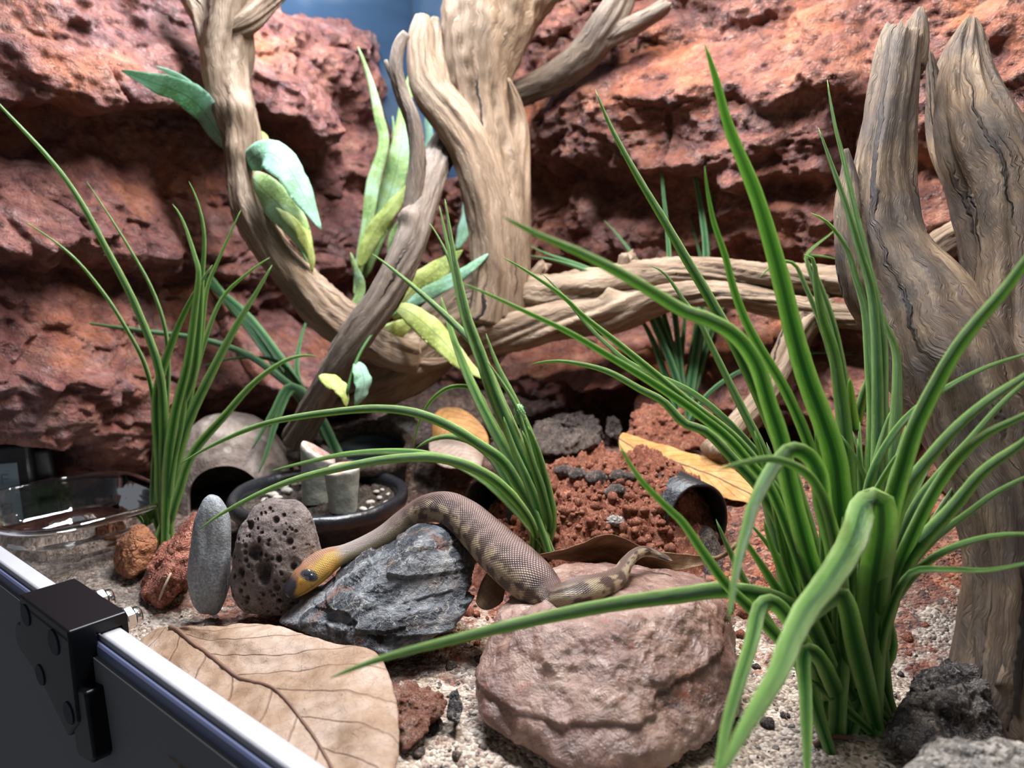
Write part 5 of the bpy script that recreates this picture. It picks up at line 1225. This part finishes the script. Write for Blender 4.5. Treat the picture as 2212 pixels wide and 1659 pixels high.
# --- the big clump in front on the right
gb = on_ground(1856, 1555)
BIG = [
 ([(1816, 1240), (1814, 1090), (1803, 989), (1776, 904), (1742, 813), (1715, 719), (1691, 618), (1675, 557), (1634, 422), (1607, 354), (1573, 270), (1546, 169), (1522, 95)], .27, 2.0, .1),
 ([(1800, 1350), (1760, 1200), (1708, 1023), (1675, 938), (1624, 820), (1573, 719), (1523, 628), (1479, 554), (1432, 473), (1381, 388), (1321, 277), (1286, 193)], .36, 1.3, .2),
 ([(1770, 1280), (1708, 1056), (1688, 955), (1661, 871), (1634, 786), (1590, 726), (1530, 690), (1479, 672), (1415, 634), (1348, 594), (1263, 550), (1162, 506), (1086, 468)], .215, 1.5, .1),
 ([(1795, 1380), (1740, 1250), (1661, 1050), (1624, 1006), (1573, 948), (1506, 894), (1479, 874), (1398, 820), (1314, 769), (1230, 719), (1145, 678), (1044, 631), (992, 609)], .27, .9, .3),
 ([(1800, 1380), (1750, 1220), (1700, 1100), (1600, 960), (1479, 861), (1381, 780), (1331, 739), (1263, 685), (1213, 638), (1135, 584), (1085, 556)], .33, .95, .2),
 ([(1805, 1380), (1760, 1220), (1710, 1090), (1620, 960), (1500, 850), (1365, 786), (1314, 746), (1263, 695), (1210, 630), (1168, 589)], .36, .9, -.4),
 ([(1800, 1400), (1740, 1250), (1641, 1056), (1590, 999), (1523, 931), (1479, 915), (1432, 867), (1381, 840), (1314, 803), (1246, 785), (1196, 780), (1144, 788)], .34, 1.1, .2),
 ([(1810, 1380), (1775, 1270), (1681, 1056), (1641, 955), (1607, 888), (1573, 820), (1540, 753), (1506, 685), (1479, 651), (1435, 590), (1404, 574)], .35, 1.1, -.4),
 ([(1825, 1380), (1800, 1200), (1760, 1000), (1700, 850), (1634, 739), (1607, 685), (1583, 618), (1567, 554), (1540, 473), (1522, 358)], .28, 1.1, .3),
 ([(1850, 1350), (1836, 1150), (1830, 1023), (1823, 921), (1810, 820), (1799, 753), (1776, 685), (1762, 611), (1756, 560), (1736, 549)], .33, 1.7, .0),
 ([(1870, 1380), (1876, 1200), (1880, 1023), (1884, 888), (1877, 786), (1867, 668), (1843, 584), (1830, 540), (1793, 486), (1751, 460)], .36, 1.3, .1),
 ([(1885, 1380), (1900, 1200), (1904, 989), (1907, 854), (1907, 753), (1897, 668), (1877, 584), (1870, 554), (1843, 439), (1820, 338), (1803, 270), (1787, 172)], .37, 1.1, .4),
 ([(1880, 1380), (1893, 1100), (1896, 850), (1890, 700), (1880, 620), (1857, 540), (1826, 439), (1796, 354), (1768, 276)], .36, 1.2, .0),
 ([(1890, 1380), (1905, 1200), (1931, 955), (1938, 854), (1934, 753), (1907, 685), (1896, 640)], .36, 1.7, .0),
 ([(1890, 1350), (1900, 1250), (1924, 1104), (1951, 1006), (1978, 921), (2019, 837), (2063, 759), (2113, 692), (2164, 634), (2211, 570), (2300, 440)], .22, 1.6, .2),
 ([(1868, 1380), (1862, 1220), (1877, 1040), (1928, 938), (1972, 888), (2039, 840), (2130, 793), (2211, 766), (2280, 745)], .30, .9, .5),
 ([(1895, 1350), (1910, 1200), (1938, 1104), (1961, 1050), (2012, 982), (2080, 908), (2147, 854), (2211, 813), (2300, 750)], .26, 1.4, .2),
 ([(1890, 1360), (1920, 1230), (1978, 1090), (2029, 1023), (2096, 948), (2164, 871), (2211, 828), (2280, 770)], .28, 1.0, .3),
 ([(1900, 1360), (1940, 1230), (2012, 1073), (2063, 999), (2130, 938), (2211, 898), (2290, 850)], .26, 1.3, .1),
 ([(1905, 1350), (1960, 1210), (2063, 1090), (2130, 1012), (2211, 955), (2290, 890)], .26, 1.5, .2),
 ([(1900, 1370), (1940, 1260), (2010, 1170), (2096, 1104), (2147, 1066), (2211, 1033), (2290, 1000)], .28, .9, .4),
 ([(1895, 1400), (1930, 1300), (1995, 1220), (2046, 1187), (2130, 1160), (2211, 1153), (2290, 1160)], .27, .9, .4),
 ([(1900, 1400), (1925, 1310), (1955, 1250), (1978, 1231), (2046, 1229), (2130, 1231), (2211, 1217), (2290, 1195)], .26, .9, .4),
 ([(1815, 1300), (1800, 1180), (1776, 1090), (1769, 1023), (1742, 982), (1708, 972), (1675, 1006), (1648, 1050), (1624, 1104), (1617, 1133), (1594, 1217), (1580, 1302), (1576, 1345)], .20, 1.5, .1),
 ([(1820, 1300), (1808, 1190), (1776, 1073), (1742, 1023), (1675, 992), (1607, 999), (1548, 1017)], .215, 1.0, .2),
 ([(1760, 1470), (1681, 1379), (1624, 1318), (1573, 1268), (1523, 1200), (1472, 1126), (1449, 1104), (1381, 1033), (1336, 955)], .25, 1.0, .2),
 ([(1790, 1430), (1740, 1335), (1691, 1302), (1641, 1285), (1556, 1275), (1479, 1285), (1314, 1308), (1145, 1342), (976, 1383), (824, 1423), (711, 1466)], .225, 1.35, .2),
 ([(1885, 1300), (1905, 1130), (1898, 1085), (1870, 1092), (1843, 1167), (1793, 1251), (1742, 1318), (1708, 1386), (1681, 1453), (1641, 1521), (1600, 1589), (1560, 1670)], .175, 2.3, .1),
 ([(1850, 1400), (1830, 1310), (1816, 1285), (1776, 1308), (1725, 1362), (1690, 1430), (1668, 1480)], .23, 1.6, .1),
 ([(1760, 1440), (1700, 1330), (1664, 1300), (1644, 1310), (1624, 1386), (1600, 1463), (1573, 1555), (1550, 1670), (1540, 1720)], .185, 1.3, .1),
 ([(1800, 1480), (1765, 1415), (1742, 1404), (1736, 1425), (1740, 1504), (1743, 1600), (1743, 1700)], .22, 1.3, .0),
 ([(1790, 1500), (1735, 1360), (1690, 1240), (1660, 1160), (1650, 1120)], .30, 1.2, .2),
]
rg = np.random.default_rng(77)
for k in range(30):
    x0 = 1856 + rg.normal(0, 42); ang = rg.normal(0, .30); ln = rg.uniform(420, 680); x1 = x0 + math.sin(ang) * ln * 1.1; y1 = 1555 - math.cos(ang) * ln
    bend = rg.normal(0, 24)
    BIG.append(([(x0 + (x1 - x0) * .22 + bend * .3, 1555 + (y1 - 1555) * .3), (x0 + (x1 - x0) * .55 + bend, 1555 + (y1 - 1555) * .62), (x1, y1)], rg.uniform(.29, .36), rg.uniform(.9, 1.5)))
clump('very large dense grass clump in front at the right', gb, BIG, .0046, M_BLADE, .0075, 'bright artificial grass clumps', 8)

# ------------------------------------------------------------------ broad fabric leaves
def leafset(label, root_p, leaves, stem=None, stem_r=.0011):
    r = thing('leafy_vine', label, 'artificial plant', root_p)
    if stem is not None:
        mb = MB(); limb(mb, None, 50.0, .05, 14, raw=np.array([[*D(px, py, d), stem_r] for px, py, d in stem]), step=.004); mb.build('stem', M_STEMG, r)
    for i, (pts, w, mat, turn, wave) in enumerate(leaves):
        ribbon('leaf', np.array([D(*p) for p in pts]), w, mat, r, leaf_w, turn, turn + .3, thick=.0003, keel=.16, wave=wave, seed=i * 3.1)
    return r
leafset('pale green fabric vine wound around the left driftwood branch', D(640, 600, .60), [
 ([(500, 330, .592), (470, 285, .580), (440, 240, .570), (400, 205, .556), (330, 178, .535), (262, 152, .520)], .0235, M_LEAFM, .55, .0012),
 ([(455, 225, .585), (425, 198, .578), (390, 170, .572), (335, 143, .56)], .0065, M_LEAFM, .3, 0),
 ([(528, 364, .575), (545, 342, .562), (580, 330, .552), (620, 360, .546), (655, 420, .545), (694, 497, .548)], .0250, M_LEAFM, .35, .0012),
 ([(535, 372, .575), (560, 400, .566), (600, 440, .562), (640, 490, .562), (672, 562, .568)], .0235, M_LEAFG, -.25, .0015),
 ([(545, 300, .615), (560, 295, .613), (575, 330, .61)], .011, M_LEAFY, .2, 0),
 ([(590, 430, .568), (640, 480, .560), (668, 530, .562), (675, 590, .57)], .014, M_LEAFY, .6, .001)],
 [(560, 300, .615), (550, 380, .58), (600, 460, .572), (660, 560, .575), (690, 640, .575)])
leafset('tall pale green fabric leaves standing in the corner behind the grey branch', D(780, 690, .68), [
 ([(765, 640, .69), (780, 554, .69), (794, 473, .69), (807, 388, .69), (828, 304, .69), (818, 253, .69), (797, 169, .69), (773, 100, .69)], .0125, M_LEAFG, .3, .001),
 ([(790, 600, .70), (805, 530, .70), (824, 473, .70), (851, 388, .70), (865, 320, .70), (875, 236, .70), (890, 140, .70)], .0215, M_LEAFG, .1, .001),
 ([(900, 420, .73), (922, 330, .73), (924, 270, .73), (915, 200, .73)], .016, M_LEAFM, .8, .001),
 ([(985, 540, .70), (1003, 490, .70), (1012, 422, .70), (996, 366, .70)], .0165, M_LEAFM, .6, .001),
 ([(775, 580, .68), (807, 506, .675), (841, 456, .67), (872, 415, .67), (892, 385, .67)], .0165, M_LEAFY, .2, .001),
 ([(790, 590, .71), (815, 500, .71), (838, 440, .71), (850, 350, .71), (848, 250, .71)], .012, M_LEAFG, .7, .001),
 ([(840, 560, .70), (862, 500, .70), (885, 470, .70), (905, 400, .70)], .013, M_LEAFG, -.4, .001),
 ([(745, 720, .63), (752, 690, .63), (778, 625, .63), (768, 585, .63), (757, 545, .635)], .0105, M_LEAFG, .5, .0008)],
 [(770, 720, .69), (778, 640, .69), (790, 560, .70)])
leafset('pale green fabric sprig at the foot of the driftwood trunk', D(850, 680, .58), [
 ([(851, 690, .60), (885, 634, .595), (943, 584, .595), (975, 558, .60), (1000, 540, .60)], .0205, M_LEAFY, .1, .0008),
 ([(870, 668, .595), (909, 641, .590), (983, 600, .585), (1017, 577, .580), (1058, 545, .58)], .0125, M_LEAFM, .3, .0008),
 ([(848, 664, .575), (872, 668, .570), (909, 692, .562), (959, 739, .556), (997, 780, .552), (1052, 820, .55)], .0185, M_LEAFY, .15, .0010),
 ([(770, 772, .575), (824, 735, .575), (870, 706, .580), (900, 690, .585)], .0175, M_LEAFY, -.4, .0008),
 ([(769, 780, .522), (780, 800, .518), (786, 830, .516), (766, 880, .516)], .0135, M_LEAFM, .5, .0008),
 ([(688, 812, .515), (712, 820, .514), (738, 838, .513), (748, 880, .512)], .0125, M_LEAFY, .5, .0008)],
 [(750, 850, .514), (772, 775, .522), (812, 710, .535), (860, 672, .585), (905, 630, .60)])
# ------------------------------------------------------------------ dry fallen leaves
def net_leaf(name, rails, mat, label, n=90, m=46, wrinkle=.0008, seed=0.0, thick=.0004, midrib=True, group=None, mr=.0007, stalk=None):
    """rails: lists of points from one edge over the midrib to the other edge, each running from base to tip"""
    R_ = np.array([crom(np.array(r), n=n) for r in rails])                     # k x n x 3
    k = len(R_); cols = np.array([crom(R_[:, i], n=m) if k > 2 else R_[:, i] for i in range(n)])
    V = cols.reshape(-1, 3)
    dn = nrm(np.cross(np.gradient(cols, axis=0), np.gradient(cols, axis=1))).reshape(-1, 3)
    V = V + dn * (wrinkle * (fbm(V * 55 + seed, 3) + .5 * fbm(V * 150 + seed, 2)))[:, None]
    root = thing(name, label, 'dry leaf', V.mean(0) * np.array([1, 1, 0]) + np.array([0, 0, V[:, 2].min()]), group)
    mk('leaf_blade', V, grid_faces(n, m), mat, root, uv=grid_uv(n, m), solid=thick)
    if midrib:
        c = V.reshape(n, m, 3)[:, m // 2] + dn.reshape(n, m, 3)[:, m // 2] * (mr * .25) * (1 if dn[:, 2].mean() > 0 else -1)
        t = np.linspace(0, 1, n); raw = np.hstack([c, (mr * (1 - .75 * t))[:, None]])
        mb = MB(); limb(mb, None, 60 + seed, .04, 10, raw=raw, step=.003); mb.build('midrib', M_MIDRIB, root)
    if stalk:
        raw = np.array([[*D(px, py, d), mr * 1.1] for px, py, d in stalk])
        mb = MB(); limb(mb, None, 62 + seed, .06, 12, raw=raw, step=.003); mb.build('stalk', M_MIDRIB if midrib else mat, root)
    return root
def gp(px, py, h):
    p = G(px, py, h); return p
net_leaf('fallen_leaf', [
 [gp(330, 1362, .010), gp(280, 1420, .008), gp(300, 1530, .004), gp(370, 1640, .004), gp(520, 1760, .006), gp(640, 1860, .010)],
 [gp(345, 1356, .014), gp(340, 1410, .013), gp(400, 1500, .010), gp(480, 1600, .010), gp(600, 1700, .012), gp(690, 1800, .015)],
 [gp(362, 1354, .0165), gp(430, 1388, .0165), gp(545, 1472, .015), (gp(635, 1545, .0145)), gp(700, 1622, .015), gp(768, 1720, .017)],
 [gp(400, 1354, .019), gp(520, 1378, .020), gp(650, 1430, .020), gp(740, 1490, .020), gp(790, 1580, .020), gp(830, 1700, .020)],
 [gp(440, 1356, .019), gp(575, 1350, .021), gp(705, 1388, .022), gp(805, 1408, .020), gp(855, 1510, .017), gp(850, 1690, .016)]],
 M_DRYTAN, 'big pale tan dry leaf lying along the white rail', 130, 80, .0011, 1.0, mr=.0011)
net_leaf('fallen_leaf', [
 [D(935, 935, .585), D(940, 990, .57), D(965, 1012, .56)],
 [D(945, 888, .60), D(975, 930, .585), D(985, 1010, .565)],
 [D(985, 880, .60), D(1020, 925, .588), D(1000, 1000, .57)],
 [D(1020, 900, .595), D(1053, 940, .585), D(1050, 985, .575)]],
 M_DRYORANGE, 'curled orange dry leaf standing behind the middle grass clump', 40, 30, .0008, 3.0, midrib=False)
net_leaf('fallen_leaf', [
 [D(930, 945, .565), D(928, 975, .555), D(948, 1005, .545), D(985, 1012, .54)],
 [D(950, 942, .568), D(965, 972, .555), D(985, 995, .545), D(1010, 1008, .54)],
 [D(990, 945, .572), D(1015, 960, .563), D(1028, 985, .552), D(1035, 1008, .545)],
 [D(1020, 950, .575), D(1040, 960, .57), D(1045, 985, .56), D(1040, 1008, .55)]],
 M_DRYGREY, 'pale greyish dry leaf in front of the curled orange leaf', 40, 30, .0006, 4.0, midrib=False)
net_leaf('fallen_leaf', [
 [D(1338, 968, .53), D(1362, 1010, .515), D(1440, 1040, .505), D(1530, 1066, .49), D(1622, 1090, .48)],
 [D(1338, 945, .535), D(1380, 985, .525), D(1450, 1005, .515), D(1540, 1030, .50), D(1628, 1072, .485)],
 [D(1345, 936, .54), D(1400, 952, .54), D(1480, 975, .53), D(1560, 1000, .51), D(1634, 1062, .49)]],
 M_DRYORANGE, 'long orange dry leaf arching over the right end of the soil mound', 70, 30, .0009, 5.0, midrib=True, mr=.0005)
net_leaf('fallen_leaf', [
 [D(1166, 1199, .400), D(1243, 1178, .399), D(1312, 1154, .397), D(1400, 1186, .397), D(1480, 1197, .398), D(1562, 1204, .401)],
 [D(1168, 1201, .405), D(1245, 1192, .410), D(1318, 1182, .412), D(1400, 1205, .404), D(1470, 1213, .398), D(1558, 1206, .403)],
 [D(1172, 1204, .412), D(1250, 1214, .424), D(1325, 1220, .428), D(1400, 1234, .412), D(1465, 1232, .397), D(1552, 1210, .404)]],
 M_DRYBROWN, 'brown dry leaf arched along the back edge of the big rock', 90, 26, .0007, 6.0, midrib=False, mr=.0011, stalk=[(1500, 1204, .404), (1545, 1206, .400), (1565, 1198, .398), (1592, 1174, .396)])
net_leaf('fallen_leaf', [
 [D(1028, 1300, .365), D(1040, 1260, .372), D(1062, 1222, .378)],
 [D(1052, 1318, .358), D(1060, 1262, .364), D(1080, 1225, .374)],
 [D(1085, 1300, .360), D(1092, 1262, .366), D(1092, 1230, .376)]],
 M_DRYBROWN, 'dark brown dry leaf wedged between the banded stone and the big rock', 30, 20, .0005, 7.0, midrib=False)
net_leaf('fallen_leaf', [
 [on_ground(2000, 1370) + np.array([0, 0, .004]), on_ground(2040, 1366) + np.array([0, 0, .006]), on_ground(2090, 1380) + np.array([0, 0, .003])],
 [on_ground(2000, 1376) + np.array([0, 0, .003]), on_ground(2040, 1376) + np.array([0, 0, .003]), on_ground(2090, 1386) + np.array([0, 0, .002])]],
 M_DRYBROWN, 'narrow brown dry leaf sliver on the sand at the right', 20, 8, .0003, 8.0, midrib=False) if False else None

# twigs
def twig(rows, r, label, mat=M_STRAW):
    mb = MB(); limb(mb, None, 70.0, .15, 12, raw=np.array([[*p, r] for p in rows]), step=.002)
    tag(mb.build('twig', mat), label, 'twig')
twig([on_ground(344, 1306) + np.array([0, 0, .001]), D(352, 1275, .408), D(369, 1238, .412)], .0004, 'thin straw leaning on the rust-red stone')
twig([on_ground(1985, 1368) + np.array([0, 0, .002]), on_ground(2020, 1360) + np.array([0, 0, .003]), on_ground(2075, 1366) + np.array([0, 0, .002]), on_ground(2100, 1372) + np.array([0, 0, .002])], .0009, 'brown twig lying on the ground left of the tall stump', M_MIDRIB)
twig([on_ground(1760, 1615) + np.array([0, 0, .0015]), on_ground(1790, 1603) + np.array([0, 0, .002]), on_ground(1840, 1600) + np.array([0, 0, .001])], .0011, 'dark twig on the sand below the big grass clump', M_MIDRIB)

# ------------------------------------------------------------------ loose crumbs
from mathutils.bvhtree import BVHTree
_mv = [Vector(MOUND.location) + v.co for v in MOUND.data.vertices]; _mt = BVHTree.FromPolygons(_mv, [p.vertices[:] for p in MOUND.data.polygons])
# row of dark lumps and a grey stone on the red mound
for i, (px, py, rr, lab) in enumerate([(1215, 1022, 17, 'leftmost dark lump of the row on top of the red mound'), (1250, 1034, 20, 'second dark lump from the left along the red mound top'), (1290, 1040, 22, 'third dark lump from the left along the red mound top'), (1335, 1036, 20, 'fourth dark lump along the red mound top'), (1365, 1034, 15, 'rightmost small dark lump along the red mound top'), (1330, 1072, 24, 'dark lump lower on the red mound below the row'), (1327, 1132, 17, 'grey pebble on the front slope of the red mound')]):
    c = np.array(_mt.ray_cast(Vector(CAM), Vector(ray(px, py)).normalized())[0] or D(px, py, .48)); d = to_px(c)[2]; s = rr * d / F; c = c + np.array([0, 0, s * .35])
    V0, Fc = icos(4); V = V0 * s * np.array([1.15, .9, .75]); V = V + nrm(V0) * (s * .30 * fbm(V * 90 + i * 7, 3) + s * .10 * fbm(V * 400, 3))[:, None]
    tag(mk('grey_stone', V + c, Fc, M_GREYSOIL if i < 6 else M_PALEROCK), lab, 'stone', 'dark lumps on the red soil mound' if i < 6 else None)

def crumbs(name, label, cat, mat, n, area_, smin, smax, seed, on_mound=False):
    rg = np.random.default_rng(seed); V0, F0 = icos(2); F0 = np.array(F0); V, Fc = [], []
    cnt = 0
    while cnt < n:
        px, py = rg.uniform(area_[0], area_[2]), rg.uniform(area_[1], area_[3])
        p = on_ground(px, py); p = np.array(_mt.ray_cast(Vector(CAM), Vector(ray(px, py)).normalized())[0] or (9, 9, 9)) if on_mound else p; uu, vv = p @ UX, p @ VX
        if vv < r_in + .006 or vv > VC - .05 or uu > UC - .05: continue
        s = smin + (smax - smin) * rg.random() ** 3
        W_ = V0 * s * rg.uniform(.6, 1.2, 3); W_ = W_ + nrm(V0) * (s * .35 * fbm(V0 * 1.6 + rg.uniform(0, 60), 2))[:, None]
        V.append(W_ + p + np.array([0, 0, s * .2])); Fc.append(F0 + len(V0) * cnt); cnt += 1
    return tag(mk(name, np.vstack(V), np.vstack(Fc), mat), label, cat, kind='stuff')
crumbs('soil_crumbs', 'loose red soil crumbs scattered over the ground', 'soil', M_REDSOIL, 900, (560, 960, 2100, 1420), .0006, .0042, 31)
crumbs('grey_crumbs', 'loose dark grey soil crumbs scattered over the ground', 'soil', M_GREYSOIL, 420, (300, 940, 2000, 1640), .0005, .0034, 32)
crumbs('sand_grains', 'coarse pale sand grains in the front', 'sand', M_PALEROCK, 1600, (320, 1330, 2100, 1680), .0003, .0013, 33)
crumbs('mound_crumbs', 'loose red crumbs lying on the red soil mound', 'soil', M_REDSOIL, 420, (1090, 1000, 1460, 1195), .0007, .0040, 34, True)
